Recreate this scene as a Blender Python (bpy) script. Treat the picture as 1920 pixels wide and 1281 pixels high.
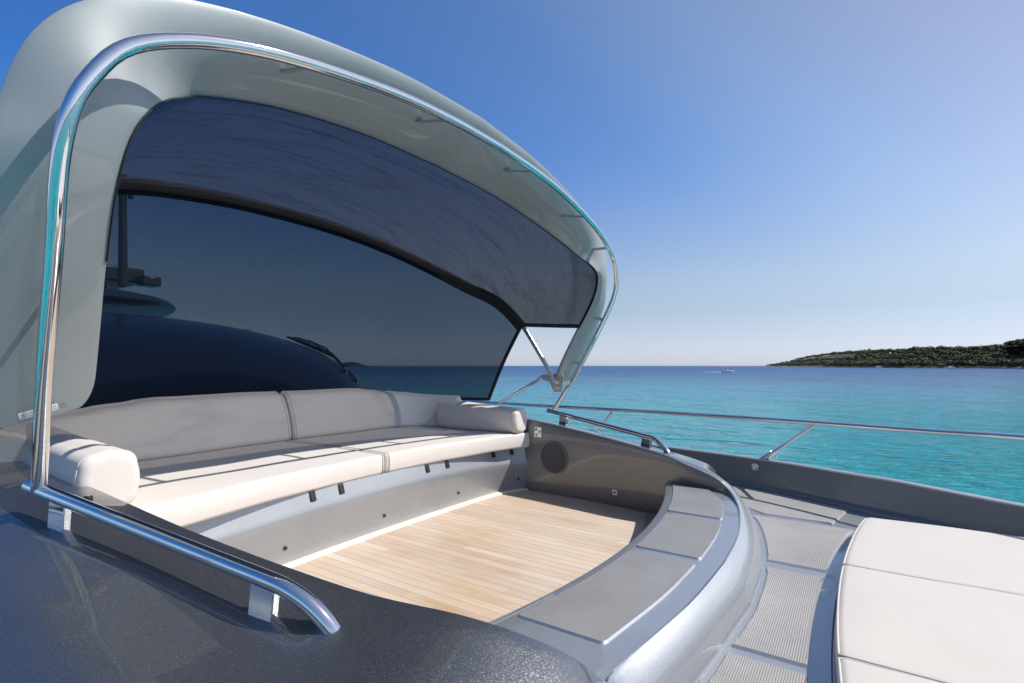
import bpy, bmesh, math, random
from mathutils import Vector, Matrix, noise
from math import sin, cos, pi, radians, sqrt, atan2
random.seed(7)
S = bpy.context.scene
for o in list(bpy.data.objects): bpy.data.objects.remove(o)
COL = S.collection

# ------------------------------------------------------------------ camera
cam = bpy.data.cameras.new("camera"); co = bpy.data.objects.new("camera", cam); COL.objects.link(co)
co.location = (0, 0, 1.0); co.rotation_euler = (radians(90), 0, radians(33.7))
cam.lens = 18; cam.sensor_width = 36; cam.shift_y = 45.5 / 1920
cam.clip_start = .02; cam.clip_end = 60000
S.camera = co
S.render.resolution_x = 1024; S.render.resolution_y = 683
# ------------------------------------------------------------------ sky and sun
SUN = Vector((.71, .41, 1.0)).normalized()
EL = math.asin(SUN.z); AZ = atan2(SUN.x, SUN.y)
W = bpy.data.worlds.new("World"); S.world = W; W.use_nodes = True
nt = W.node_tree; bg = nt.nodes["Background"]
sky = nt.nodes.new("ShaderNodeTexSky"); sky.sky_type = 'NISHITA'; sky.sun_disc = False
sky.sun_elevation = EL; sky.sun_rotation = AZ
sky.altitude = 0; sky.air_density = 1.0; sky.dust_density = .3; sky.ozone_density = 1.0
# clear maritime air: deep blue away from the sun, paler towards it and towards the horizon
_g = nt.nodes.new("ShaderNodeNewGeometry"); _inv = nt.nodes.new("ShaderNodeVectorMath"); _inv.operation = 'SCALE'; _inv.inputs["Scale"].default_value = -1
nt.links.new(_g.outputs["Incoming"], _inv.inputs[0])
_d = nt.nodes.new("ShaderNodeVectorMath"); _d.operation = 'DOT_PRODUCT'; _d.inputs[1].default_value = SUN; nt.links.new(_inv.outputs[0], _d.inputs[0])
def _ramp(fac, st):
    r = nt.nodes.new("ShaderNodeValToRGB"); e = r.color_ramp.elements
    while len(e) < len(st): e.new(.5)
    for q, (p, c) in zip(e, st): q.position = p; q.color = (*c, 1)
    r.color_ramp.interpolation = 'EASE' if len(st) == 2 else 'LINEAR'
    nt.links.new(fac, r.inputs[0]); return r.outputs[0]
_m = nt.nodes.new("ShaderNodeMath"); _m.operation = 'MULTIPLY_ADD'; _m.inputs[1].default_value = .5; _m.inputs[2].default_value = .5; nt.links.new(_d.outputs["Value"], _m.inputs[0])
_hi = _ramp(_m.outputs[0], [(.30, (.30, .74, 1.36)), (.45, (.34, .80, 1.42)), (.605, (.57, .95, 1.44)), (.70, (.84, 1.09, 1.44)), (.78, (1.36, 1.34, 1.42)), (.84, (1.66, 1.38, 1.30)), (1, (1.75, 1.45, 1.2))])
_s = nt.nodes.new("ShaderNodeSeparateXYZ"); nt.links.new(_inv.outputs[0], _s.inputs[0])
_e = _ramp(_s.outputs[2], [(.03, (0, 0, 0)), (.42, (1, 1, 1))])
def _mix(f, a, b, mode='MIX'):
    m = nt.nodes.new("ShaderNodeMix"); m.data_type = 'RGBA'; m.blend_type = mode
    for k, v in ((0, f), (6, a), (7, b)):
        if isinstance(v, (int, float)): m.inputs[k].default_value = v
        elif isinstance(v, tuple): m.inputs[k].default_value = (*v, 1)
        else: nt.links.new(v, m.inputs[k])
    return m.outputs[2]
_l1 = _ramp(_s.outputs[2], [(.0, (.82, .97, 1.62)), (.045, (.90, .91, 1.26)), (.10, (1.0, .93, 1.02)), (.16, (1.35, 1.12, 1.02)), (.30, (1.75, 1.28, 1.10))])
_air = _mix(_e, _l1, _hi)
nt.links.new(_mix(1.0, sky.outputs[0], _air, 'MULTIPLY'), bg.inputs[0]); bg.inputs[1].default_value = .099
sl = bpy.data.lights.new("sun", 'SUN'); sl.energy = 5.0; sl.angle = radians(.53); sl.color = (1, .925, .83)
so = bpy.data.objects.new("sun", sl); COL.objects.link(so)
so.rotation_euler = SUN.to_track_quat('Z', 'Y').to_euler(); so.location = (5, 3, 20)
S.view_settings.view_transform = 'Standard'; S.view_settings.look = 'None'
S.view_settings.exposure = .15; S.view_settings.gamma = 1
S.render.engine = 'CYCLES'
S.cycles.max_bounces = 10; S.cycles.transparent_max_bounces = 12

# ------------------------------------------------------------------ helpers
SEA = -2.6
CY = 2.1            # boat's centre line
def link(o): COL.objects.link(o); return o
def tag(o, label=None, cat=None, group=None, kind=None):
    for k, v in (("label", label), ("category", cat), ("group", group), ("kind", kind)):
        if v: o[k] = v
    return o
def empty(name, loc, label, cat, group=None):
    o = link(bpy.data.objects.new(name, None)); o.location = loc; o.empty_display_size = .1
    return tag(o, label, cat, group)
def adopt(o, par):
    if par is not None:
        o.parent = par; o.matrix_parent_inverse = Matrix.Translation(-Vector(par['_w'] if '_w' in par else par.location))
def mesh(name, V, F, mat, par=None, smooth=True, angle=None, mods=()):
    m = bpy.data.meshes.new(name); m.from_pydata([tuple(v) for v in V], [], F); m.validate(); m.update()
    if not isinstance(mat, (list, tuple)): mat = [mat]
    for q in mat: m.materials.append(q)
    if smooth:
        m.polygons.foreach_set("use_smooth", [True] * len(m.polygons))
        if angle:
            m.set_sharp_from_angle(angle=radians(angle))
    o = link(bpy.data.objects.new(name, m)); adopt(o, par)
    return o
def solid(o, t, off=-1):
    s = o.modifiers.new("solid", 'SOLIDIFY'); s.thickness = t; s.offset = off; return o
def bevel(o, w, seg=2, ang=35):
    b = o.modifiers.new("bevel", 'BEVEL'); b.width = w; b.segments = seg; b.limit_method = 'ANGLE'; b.angle_limit = radians(ang)
    return o
def grid(rows, closed_u=False, closed_v=False):
    n = len(rows); m = len(rows[0]); V = [Vector(p) for r in rows for p in r]; F = []
    for i in range(n - (0 if closed_u else 1)):
        for j in range(m - (0 if closed_v else 1)):
            a = i * m + j; b = i * m + (j + 1) % m; c = ((i + 1) % n) * m + (j + 1) % m; d = ((i + 1) % n) * m + j
            F.append((a, d, c, b))
    return V, F
def cr(P, n, closed=False):
    """Catmull-Rom (centripetal-ish uniform) through tuples, n samples per span"""
    P = [tuple(p) for p in P]; k = len(P[0]); out = []
    for i in range(len(P) - 1):
        p0 = P[i - 1] if i > 0 else tuple(2 * P[0][j] - P[1][j] for j in range(k))
        p1, p2 = P[i], P[i + 1]
        p3 = P[i + 2] if i + 2 < len(P) else tuple(2 * P[-1][j] - P[-2][j] for j in range(k))
        for s in range(n):
            t = s / n
            out.append(tuple(.5 * ((2 * p1[j]) + (-p0[j] + p2[j]) * t + (2 * p0[j] - 5 * p1[j] + 4 * p2[j] - p3[j]) * t * t + (-p0[j] + 3 * p1[j] - 3 * p2[j] + p3[j]) * t ** 3) for j in range(k)))
    out.append(P[-1]); return out
def interp(tab, x):
    """piecewise-linear table lookup"""
    if x <= tab[0][0]: return tab[0][1]
    for a, b in zip(tab, tab[1:]):
        if x <= b[0]: return a[1] + (b[1] - a[1]) * (x - a[0]) / (b[0] - a[0])
    return tab[-1][1]
def resample(P, n):
    P = [Vector(p) for p in P]; L = [0]
    for a, b in zip(P, P[1:]): L.append(L[-1] + (b - a).length)
    out = []; j = 0
    for i in range(n):
        t = L[-1] * i / (n - 1)
        while j < len(P) - 2 and L[j + 1] < t: j += 1
        f = (t - L[j]) / max(1e-9, L[j + 1] - L[j]); out.append(P[j].lerp(P[j + 1], min(1, max(0, f))))
    return out
def tubeVF(P, r, seg=20, caps=True, flat=1.0):
    P = [Vector(p) for p in P]; V = []; F = []; n = len(P)
    rr = r if isinstance(r, (list, tuple)) else [r] * n
    T = [(P[min(i + 1, n - 1)] - P[max(i - 1, 0)]).normalized() for i in range(n)]
    up = Vector((0, 0, 1)) if abs(T[0].z) < .9 else Vector((1, 0, 0))
    N = (up - T[0] * up.dot(T[0])).normalized()
    for i in range(n):
        if i: N = (N - T[i] * N.dot(T[i])).normalized()
        B = T[i].cross(N)
        for k in range(seg):
            a = 2 * pi * k / seg; V.append(P[i] + (N * cos(a) + B * sin(a) * flat) * rr[i])
    for i in range(n - 1):
        for k in range(seg):
            a = i * seg + k; b = i * seg + (k + 1) % seg; F.append((a, b, b + seg, a + seg))
    if caps:
        c0 = len(V); V.append(P[0] - T[0] * rr[0] * .25); V.append(P[-1] + T[-1] * rr[-1] * .25)
        for k in range(seg):
            F.append((c0, (k + 1) % seg, k)); F.append((c0 + 1, (n - 1) * seg + k, (n - 1) * seg + (k + 1) % seg))
    return V, F
def tube(name, P, r, mat, par=None, seg=20, flat=1.0, angle=60):
    V, F = tubeVF(P, r, seg, True, flat); return mesh(name, V, F, mat, par, True, angle)
def boxVF(c, s, rot=None):
    V = []; c = Vector(c)
    for x in (-.5, .5):
        for y in (-.5, .5):
            for z in (-.5, .5):
                v = Vector((x * s[0], y * s[1], z * s[2]))
                if rot: v = rot @ v
                V.append(c + v)
    return V, [(0, 1, 3, 2), (4, 6, 7, 5), (0, 4, 5, 1), (2, 3, 7, 6), (0, 2, 6, 4), (1, 5, 7, 3)]
def join(parts):
    V = []; F = []
    for v, f in parts:
        k = len(V); V += list(v); F += [tuple(i + k for i in q) for q in f]
    return V, F
def box(name, c, s, mat, par=None, rot=None, bev=.003):
    V, F = boxVF(c, s, rot); o = mesh(name, V, F, mat, par, True, 35)
    if bev: bevel(o, bev)
    return o
def frame_rot(x, z):
    x = Vector(x).normalized(); z = Vector(z); z = (z - x * z.dot(x)).normalized(); y = z.cross(x)
    return Matrix((x, y, z)).transposed()
def discVF(c, n, r, h, seg=32, rin=0, bev=.15):
    """flat cylinder standing on c along n, softened edge"""
    n = Vector(n).normalized(); a = n.orthogonal().normalized(); b = n.cross(a); c = Vector(c); V = []; F = []
    prof = [(r, 0), (r, h * (1 - bev * 2)), (r - h * bev * 2, h)]
    if rin: prof += [(rin, h)]
    for (q, z) in prof:
        for k in range(seg):
            t = 2 * pi * k / seg; V.append(c + n * z + (a * cos(t) + b * sin(t)) * q)
    m = len(prof)
    for i in range(m - 1):
        for k in range(seg):
            p = i * seg + k; q = i * seg + (k + 1) % seg; F.append((p, q, q + seg, p + seg))
    F.append(tuple((m - 1) * seg + k for k in range(seg)))
    return V, F
def rounded_poly(P, r, n=5):
    out = []; P = [Vector((p[0], p[1])) for p in P]; m = len(P)
    for i in range(m):
        a, b, c = P[i - 1], P[i], P[(i + 1) % m]
        u = (a - b); v = (c - b); rr = min(r, u.length * .45, v.length * .45); u = u.normalized() * rr; v = v.normalized() * rr
        for k in range(n + 1):
            t = k / n; out.append(b + u * (1 - t) ** 2 + v * t ** 2)
    return out
def slab(name, P, z0, z1, mat, par=None, edge=.006, side=None):
    """thin plate of outline P with bevelled upper edge"""
    n = len(P); V = []; ar = sum(P[i - 1].x * P[i].y - P[i].x * P[i - 1].y for i in range(n))
    def ins(p, e):
        return p
    for p in P: V.append((p.x, p.y, z0))
    Q = []
    for i in range(n):
        a, b, d = P[i - 1], P[i], P[(i + 1) % n]; t = (d - a).normalized(); nn = Vector((-t.y, t.x))
        if ar < 0: nn = -nn
        Q.append(b + nn * edge)
    for q in Q: V.append((q.x, q.y, z1))
    F = [(i, (i + 1) % n, n + (i + 1) % n, n + i) for i in range(n)] + [tuple(range(n, 2 * n))]
    o = mesh(name, V, F, [mat, side or mat], par, False)
    for q in o.data.polygons[:n]: q.material_index = 1
    bm = bmesh.new(); bm.from_mesh(o.data); bmesh.ops.recalc_face_normals(bm, faces=bm.faces); bm.to_mesh(o.data); bm.free()
    return o

# ------------------------------------------------------------------ materials
def mat(name):
    m = bpy.data.materials.new(name); m.use_nodes = True; n = m.node_tree; b = n.nodes["Principled BSDF"]; return m, n, b
def node(n, t, **kw):
    q = n.nodes.new(t)
    for k, v in kw.items():
        if k in q.inputs: q.inputs[k].default_value = v
        else: setattr(q, k, v)
    return q
def ramp(n, fac, stops):
    r = n.nodes.new("ShaderNodeValToRGB"); e = r.color_ramp.elements
    while len(e) < len(stops): e.new(.5)
    for q, (p, c) in zip(e, stops): q.position = p; q.color = (*c, 1)
    n.links.new(fac, r.inputs[0]); return r.outputs[0]
def objco(n): return n.nodes.new("ShaderNodeNewGeometry").outputs["Position"]
def mapping(n, v, scale=(1, 1, 1), rot=(0, 0, 0)):
    m = node(n, "ShaderNodeMapping"); m.inputs["Scale"].default_value = scale; m.inputs["Rotation"].default_value = rot
    n.links.new(v, m.inputs["Vector"]); return m.outputs[0]
def bump(n, h, strength, dist, nrm=None):
    b = node(n, "ShaderNodeBump", Strength=strength, Distance=dist); n.links.new(h, b.inputs["Height"])
    if nrm: n.links.new(nrm, b.inputs["Normal"])
    return b.outputs[0]
def math_(n, op, a, b=None):
    m = n.nodes.new("ShaderNodeMath"); m.operation = op
    for i, v in enumerate((a, b)):
        if v is None: continue
        if isinstance(v, (int, float)): m.inputs[i].default_value = v
        else: n.links.new(v, m.inputs[i])
    return m.outputs[0]
def mixc(n, f, a, b, mode='MIX'):
    m = n.nodes.new("ShaderNodeMix"); m.data_type = 'RGBA'; m.blend_type = mode
    for k, v in ((0, f), (6, a), (7, b)):
        if isinstance(v, (int, float)): m.inputs[k].default_value = v
        elif isinstance(v, tuple): m.inputs[k].default_value = (*v, 1)
        else: n.links.new(v, m.inputs[k])
    return m.outputs[2]

def paint(name, base, metallic=.75, rough=.34, coat=.8, flake=.35, scratch=.1, fs=1500.0, bright=1.8):
    m, n, b = mat(name); p = objco(n)
    b.inputs["Metallic"].default_value = metallic; b.inputs["Coat Weight"].default_value = coat
    b.inputs["Coat Roughness"].default_value = .04
    vo = node(n, "ShaderNodeTexVoronoi", Scale=fs); n.links.new(p, vo.inputs["Vector"])
    sep = n.nodes.new("ShaderNodeSeparateColor"); n.links.new(vo.outputs["Color"], sep.inputs[0])
    geo = n.nodes.new("ShaderNodeNewGeometry")
    # every flake lies at its own small tilt
    sub = n.nodes.new("ShaderNodeVectorMath"); sub.operation = 'SUBTRACT'; sub.inputs[1].default_value = (.5, .5, .5); n.links.new(vo.outputs["Color"], sub.inputs[0])
    sc = n.nodes.new("ShaderNodeVectorMath"); sc.operation = 'SCALE'; sc.inputs["Scale"].default_value = flake; n.links.new(sub.outputs[0], sc.inputs[0])
    ad = n.nodes.new("ShaderNodeVectorMath"); ad.operation = 'ADD'; n.links.new(sc.outputs[0], ad.inputs[0]); n.links.new(geo.outputs["Normal"], ad.inputs[1])
    nm = n.nodes.new("ShaderNodeVectorMath"); nm.operation = 'NORMALIZE'; n.links.new(ad.outputs[0], nm.inputs[0])
    n.links.new(nm.outputs[0], b.inputs["Normal"])
    no = node(n, "ShaderNodeTexNoise", Scale=1.6, Detail=6.0, Roughness=.65); n.links.new(p, no.inputs["Vector"])
    lo = tuple(c * .9 for c in base); hi = tuple(min(1, c * 1.08) for c in base)
    c = ramp(n, no.outputs[0], [(.3, lo), (.7, hi)])
    # a few brighter flakes
    fl = math_(n, 'GREATER_THAN', sep.outputs[0], .99)
    c = mixc(n, fl, c, tuple(min(1, q * bright) for q in base)); n.links.new(c, b.inputs["Base Color"])
    n2 = node(n, "ShaderNodeTexNoise", Scale=14.0, Detail=5.0, Roughness=.7); n.links.new(mapping(n, p, (1, .3, 1)), n2.inputs["Vector"])
    r = math_(n, 'ADD', math_(n, 'MULTIPLY', n2.outputs[0], scratch), rough - scratch * .5); n.links.new(r, b.inputs["Roughness"])
    return m
GREY = paint("dark_silver_paint", (.18, .19, .203), .92, .44, 1.0, .42, .04, 1000.0, 2.2)
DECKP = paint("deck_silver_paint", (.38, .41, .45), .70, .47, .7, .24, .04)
SILV = paint("pale_silver_paint", (.275, .315, .333), .22, .50, .7, .05, .03, 1500.0, 1.0)
BULW = paint("bulwark_grey_paint", (.16, .172, .18), .35, .36, .35, .15)

def simple(name, col, rough=.5, metallic=0, coat=0, bmp=None, var=.08, sc=8):
    m, n, b = mat(name); p = objco(n)
    b.inputs["Roughness"].default_value = rough; b.inputs["Metallic"].default_value = metallic; b.inputs["Coat Weight"].default_value = coat
    no = node(n, "ShaderNodeTexNoise", Scale=float(sc), Detail=5.0); n.links.new(p, no.inputs["Vector"])
    c = ramp(n, no.outputs[0], [(.3, tuple(q * (1 - var) for q in col)), (.7, tuple(min(1, q * (1 + var)) for q in col))])
    n.links.new(c, b.inputs["Base Color"])
    if bmp:
        n3 = node(n, "ShaderNodeTexNoise", Scale=float(bmp[0]), Detail=4.0); n.links.new(p, n3.inputs["Vector"])
        n.links.new(bump(n, n3.outputs[0], bmp[1], bmp[2]), b.inputs["Normal"])
    return m
STEEL = simple("polished_steel", (.78, .79, .80), .045, 1.0, 0, (60, .06, .001), .02, 20)
BRUSH = simple("satin_steel", (.62, .62, .60), .22, 1.0, 0, (200, .15, .0005), .05, 30)
BLACK = simple("black_rubber", (.012, .012, .014), .45)
DARKG = simple("dark_glass", (.010, .014, .028), .22, .0, 0.0, None, .1, 2)
HULLD = simple("dark_grey_moulding", (.05, .055, .065), .3, .3, .6)
TRIM = simple("cream_trim", (.70, .64, .55), .55, 0, 0, (40, .1, .002), .04, 6)
WHITE = simple("white_gelcoat", (.78, .78, .76), .3, 0, .4)
WHITEP = simple("white_label", (.8, .82, .8), .4)
INK = simple("black_ink", (.03, .03, .03), .5)
SPK = simple("speaker_cloth", (.075, .078, .082), .8, 0, 0, (900, .5, .001))
RED = simple("red_label", (.5, .04, .05), .5)

def cushion_mat(name, col):
    m, n, b = mat(name); p = objco(n)
    no = node(n, "ShaderNodeTexNoise", Scale=3.5, Detail=6.0, Roughness=.6); n.links.new(p, no.inputs["Vector"])
    c = ramp(n, no.outputs[0], [(.3, tuple(q * .95 for q in col)), (.7, col)]); n.links.new(c, b.inputs["Base Color"])
    b.inputs["Roughness"].default_value = .62; b.inputs["Sheen Weight"].default_value = .15
    g = node(n, "ShaderNodeTexVoronoi", Scale=260.0); n.links.new(p, g.inputs["Vector"])
    h1 = bump(n, g.outputs["Distance"], .12, .001)
    w = node(n, "ShaderNodeTexNoise", Scale=5.0, Detail=3.0, Distortion=.7); n.links.new(mapping(n, p, (1, .5, 1.6)), w.inputs["Vector"])
    n.links.new(bump(n, w.outputs[0], .25, .012, h1), b.inputs["Normal"])
    return m
CUSH = cushion_mat("cream_vinyl", (.66, .635, .61))
SEAM = cushion_mat("seam_piping", (.52, .49, .455))
PAD = cushion_mat("sunpad_vinyl", (.55, .527, .49))

def teak():
    m, n, b = mat("teak_planks"); p = objco(n)
    sp = n.nodes.new("ShaderNodeSeparateXYZ"); n.links.new(p, sp.inputs[0])
    PW = .0545
    yy = math_(n, 'DIVIDE', sp.outputs[1], PW); fl = math_(n, 'FLOOR', yy); fr = math_(n, 'FRACT', yy)
    seam = math_(n, 'LESS_THAN', math_(n, 'ABSOLUTE', math_(n, 'SUBTRACT', fr, .5)), .452)
    wn = n.nodes.new("ShaderNodeTexWhiteNoise"); wn.noise_dimensions = '2D'
    cx = n.nodes.new("ShaderNodeCombineXYZ"); n.links.new(fl, cx.inputs[0])
    xs = math_(n, 'FLOOR', math_(n, 'ADD', math_(n, 'MULTIPLY', sp.outputs[0], .45), math_(n, 'MULTIPLY', fl, .37)))
    n.links.new(xs, cx.inputs[1]); n.links.new(cx.outputs[0], wn.inputs["Vector"])
    # grain follows each plank
    off = n.nodes.new("ShaderNodeCombineXYZ"); n.links.new(math_(n, 'MULTIPLY', fl, 3.17), off.inputs[0]); n.links.new(math_(n, 'MULTIPLY', fl, 1.3), off.inputs[2])
    ad = n.nodes.new("ShaderNodeVectorMath"); ad.operation = 'ADD'; n.links.new(p, ad.inputs[0]); n.links.new(off.outputs[0], ad.inputs[1])
    g = node(n, "ShaderNodeTexNoise", Scale=1.0, Detail=9.0, Roughness=.72, Distortion=.4); n.links.new(mapping(n, ad.outputs[0], (3.2, 60, 1)), g.inputs["Vector"])
    g2 = node(n, "ShaderNodeTexNoise", Scale=1.0, Detail=4.0, Roughness=.6); n.links.new(mapping(n, ad.outputs[0], (1.2, 7, 1)), g2.inputs["Vector"])
    c = ramp(n, g.outputs[0], [(.25, (.36, .24, .15)), (.5, (.49, .37, .26)), (.75, (.58, .49, .395))])
    bl = ramp(n, g2.outputs[0], [(.35, (.48, .305, .17)), (.62, (.56, .50, .435))])
    c = mixc(n, .6, c, bl)
    tone = ramp(n, wn.outputs[0], [(0, (.80, .77, .74)), (1, (1.04, 1.04, 1.04))])
    c = mixc(n, 1.0, c, tone, 'MULTIPLY')
    wr = node(n, "ShaderNodeTexNoise", Scale=1.3, Detail=3.0); n.links.new(p, wr.inputs["Vector"])
    worn = ramp(n, wr.outputs[0], [(.38, (0, 0, 0)), (.60, (1, 1, 1))])
    c = mixc(n, math_(n, 'MULTIPLY', worn, .5), c, (.57, .52, .465))
    c = mixc(n, seam, (.34, .31, .28), c)
    n.links.new(c, b.inputs["Base Color"]); b.inputs["Roughness"].default_value = .7
    h = math_(n, 'ADD', math_(n, 'MULTIPLY', seam, 1.0), math_(n, 'MULTIPLY', g.outputs[0], .3))
    n.links.new(bump(n, h, .35, .002), b.inputs["Normal"])
    return m
TEAK = teak()
def margin_teak():
    m, n, b = mat("teak_margin"); p = objco(n)
    g = node(n, "ShaderNodeTexNoise", Scale=1.0, Detail=8.0, Roughness=.7); n.links.new(mapping(n, p, (40, 4, 1)), g.inputs["Vector"])
    n.links.new(ramp(n, g.outputs[0], [(.3, (.26, .18, .13)), (.7, (.42, .32, .25))]), b.inputs["Base Color"]); b.inputs["Roughness"].default_value = .7
    return m
MARG = margin_teak()

def nonskid(name, px_, py_, lo, hi_, bs):
    m, n, b = mat(name); p = objco(n)
    sp = n.nodes.new("ShaderNodeSeparateXYZ"); n.links.new(p, sp.inputs[0])
    def tri(v, k):
        f = math_(n, 'FRACT', math_(n, 'MULTIPLY', v, k)); return math_(n, 'MULTIPLY', math_(n, 'ABSOLUTE', math_(n, 'SUBTRACT', f, .5)), 2)
    a = tri(sp.outputs[0], px_); c = tri(math_(n, 'ADD', sp.outputs[1], math_(n, 'MULTIPLY', sp.outputs[0], .0)), py_)
    h = math_(n, 'MINIMUM', math_(n, 'MULTIPLY', a, 1.6), math_(n, 'ADD', math_(n, 'MULTIPLY', c, 1.2), .45))
    h = math_(n, 'MINIMUM', h, 1.0)
    no = node(n, "ShaderNodeTexNoise", Scale=3.0, Detail=7.0, Roughness=.7); n.links.new(p, no.inputs["Vector"])
    dirt = ramp(n, no.outputs[0], [(.3, (.82, .82, .82)), (.7, (1.1, 1.1, 1.1))])
    c0 = ramp(n, h, [(.12, lo), (.75, hi_)])
    n.links.new(mixc(n, 1.0, c0, dirt, 'MULTIPLY'), b.inputs["Base Color"]); b.inputs["Roughness"].default_value = .55
    n.links.new(bump(n, h, .6, bs), b.inputs["Normal"])
    return m
SKID = nonskid("grey_nonskid", 140.0, 170.0, (.13, .135, .145), (.37, .37, .365), .0012)
SKIDF = nonskid("fine_grey_nonskid", 260.0, 240.0, (.075, .08, .09), (.27, .28, .29), .0009)

def fabric(name, see, dark, trans, tint=(.96, .97, 1), wrinkle=0):
    m, n, b = mat(name); n.nodes.remove(b); p = objco(n)
    out = n.nodes["Material Output"]
    no = node(n, "ShaderNodeTexNoise", Scale=1.0, Detail=3.0); n.links.new(mapping(n, p, (30, 30, 220)), no.inputs["Vector"])
    n2 = node(n, "ShaderNodeTexNoise", Scale=1.0, Detail=3.0); n.links.new(mapping(n, p, (160, 260, 14)), n2.inputs["Vector"])
    wv = math_(n, 'ADD', math_(n, 'MULTIPLY', no.outputs[0], .5), math_(n, 'MULTIPLY', n2.outputs[0], .5))
    d = n.nodes.new("ShaderNodeBsdfDiffuse"); d.inputs[0].default_value = (*dark, 1)
    t = n.nodes.new("ShaderNodeBsdfTranslucent"); t.inputs[0].default_value = (*trans, 1)
    tr = n.nodes.new("ShaderNodeBsdfTransparent"); tr.inputs[0].default_value = (*tint, 1)
    a = n.nodes.new("ShaderNodeAddShader"); n.links.new(d.outputs[0], a.inputs[0]); n.links.new(t.outputs[0], a.inputs[1])
    mx = n.nodes.new("ShaderNodeMixShader"); sf = math_(n, 'MULTIPLY', ramp(n, wv, [(.36, (.74, .74, .74)), (.64, (1.02, 1.02, 1.02))]), see)
    if wrinkle:      # folded cloth lets less light through along its creases
        for sc_, rz_, wd in (((1.6, .45, 1.0), .25, .03), ((3.2, .6, 2.0), -.2, .02)):
            cz = node(n, "ShaderNodeTexNoise", Scale=1.0, Detail=2.0, Distortion=.6); n.links.new(mapping(n, p, sc_, (0, 0, rz_)), cz.inputs["Vector"])
            ds = math_(n, 'ABSOLUTE', math_(n, 'SUBTRACT', cz.outputs[0], .5)); sf = math_(n, 'MULTIPLY', sf, ramp(n, ds, [(0, (.78,) * 3), (wd, (1, 1, 1))]))
    n.links.new(sf, mx.inputs[0])
    n.links.new(a.outputs[0], mx.inputs[1]); n.links.new(tr.outputs[0], mx.inputs[2]); n.links.new(mx.outputs[0], out.inputs[0])
    bp = bump(n, wv, .3, .002)
    if wrinkle:
        w1 = node(n, "ShaderNodeTexNoise", Scale=1.0, Detail=4.0, Distortion=.5); n.links.new(mapping(n, p, (4.5, .6, 3), (0, 0, .15)), w1.inputs["Vector"])
        w2 = node(n, "ShaderNodeTexNoise", Scale=1.0, Detail=3.0, Distortion=1.0); n.links.new(mapping(n, p, (8, 1.0, 5), (0, 0, -.35)), w2.inputs["Vector"])
        r1 = w1.outputs[0]; r2 = w2.outputs[0]
        bp = bump(n, math_(n, 'ADD', r1, math_(n, 'MULTIPLY', r2, .5)), 1.0, wrinkle, bp)
    n.links.new(bp, d.inputs["Normal"]); n.links.new(bp, t.inputs["Normal"])
    return m
ROOFF = fabric("navy_mesh_roof", .15, (.014, .016, .026), (.013, .014, .022), (.98, .93, .86), .13)
SCRF = fabric("navy_mesh_screen", .165, (.010, .015, .026), (.005, .008, .012), (.72, .88, 1))
HEM = simple("black_hem", (.012, .012, .016), .7, 0, 0, (500, .4, .001))

def sea_mat():
    m, n, b = mat("sea_water"); p = objco(n)
    sp = n.nodes.new("ShaderNodeSeparateXYZ"); n.links.new(p, sp.inputs[0])
    # sandy shallows round the anchorage, deeper water farther out
    D = (-sin(radians(33.7)), cos(radians(33.7)))
    rad = n.nodes.new("ShaderNodeVectorMath"); rad.operation = 'LENGTH'; n.links.new(mapping(n, p, (1, 1, 0)), rad.inputs[0])
    big = node(n, "ShaderNodeTexNoise", Scale=.012, Detail=5.0, Roughness=.6); n.links.new(mapping(n, p, (1, 1, 0)), big.inputs["Vector"])
    dist = math_(n, 'ADD', math_(n, 'LOGARITHM', rad.outputs["Value"], 10.0), math_(n, 'MULTIPLY', math_(n, 'SUBTRACT', big.outputs[0], .5), .7))
    f = math_(n, 'DIVIDE', dist, 4.0)
    col = ramp(n, f, [(.24, (.0, .40, .48)), (.40, (.0, .35, .46)), (.50, (.01, .22, .37)), (.57, (.014, .10, .26)), (.70, (.014, .09, .24))])
    n.links.new(col, b.inputs["Base Color"])
    n.links.new(ramp(n, f, [(.3, (.08,) * 3), (.7, (.30,) * 3)]), b.inputs["Roughness"]); b.inputs["IOR"].default_value = 1.333
    n.links.new(ramp(n, f, [(.3, (.5,) * 3), (.65, (.22,) * 3)]), b.inputs["Specular IOR Level"])
    def wave(sc, rot, strn, det, dis, prev):
        w = node(n, "ShaderNodeTexNoise", Scale=1.0, Detail=det, Roughness=.6, Distortion=dis)
        n.links.new(mapping(n, p, sc, (0, 0, rot)), w.inputs["Vector"]); return bump(n, w.outputs[0], 1.0, strn, prev)
    h = wave((.05, .14, 1), radians(30), 3.2, 3.0, .4, None)
    h = wave((.2, .45, 1), radians(35), 2.1, 3.0, .3, h)
    h = wave((.9, 2.0, 1), radians(25), .75, 4.0, .6, h)
    h = wave((4.5, 8, 1), radians(48), .12, 4.0, .5, h)
    n.links.new(h, b.inputs["Normal"])
    return m
WATER = sea_mat()

# ------------------------------------------------------------------ sea
def ring_sheet(name, rads, z, m, seg=128):
    V = [(0, 0, z)]; F = []
    for r in rads:
        for k in range(seg): V.append((r * cos(2 * pi * k / seg), r * sin(2 * pi * k / seg), z))
    for k in range(seg): F.append((0, 1 + k, 1 + (k + 1) % seg))
    for i in range(len(rads) - 1):
        for k in range(seg):
            a = 1 + i * seg + k; b = 1 + i * seg + (k + 1) % seg; F.append((a, a + seg, b + seg, b))
    return mesh(name, V, F, m, None, False)
tag(ring_sheet("sea", (20, 60, 200, 800, 3000, 12000, 45000), SEA, WATER), kind="structure")

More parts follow.
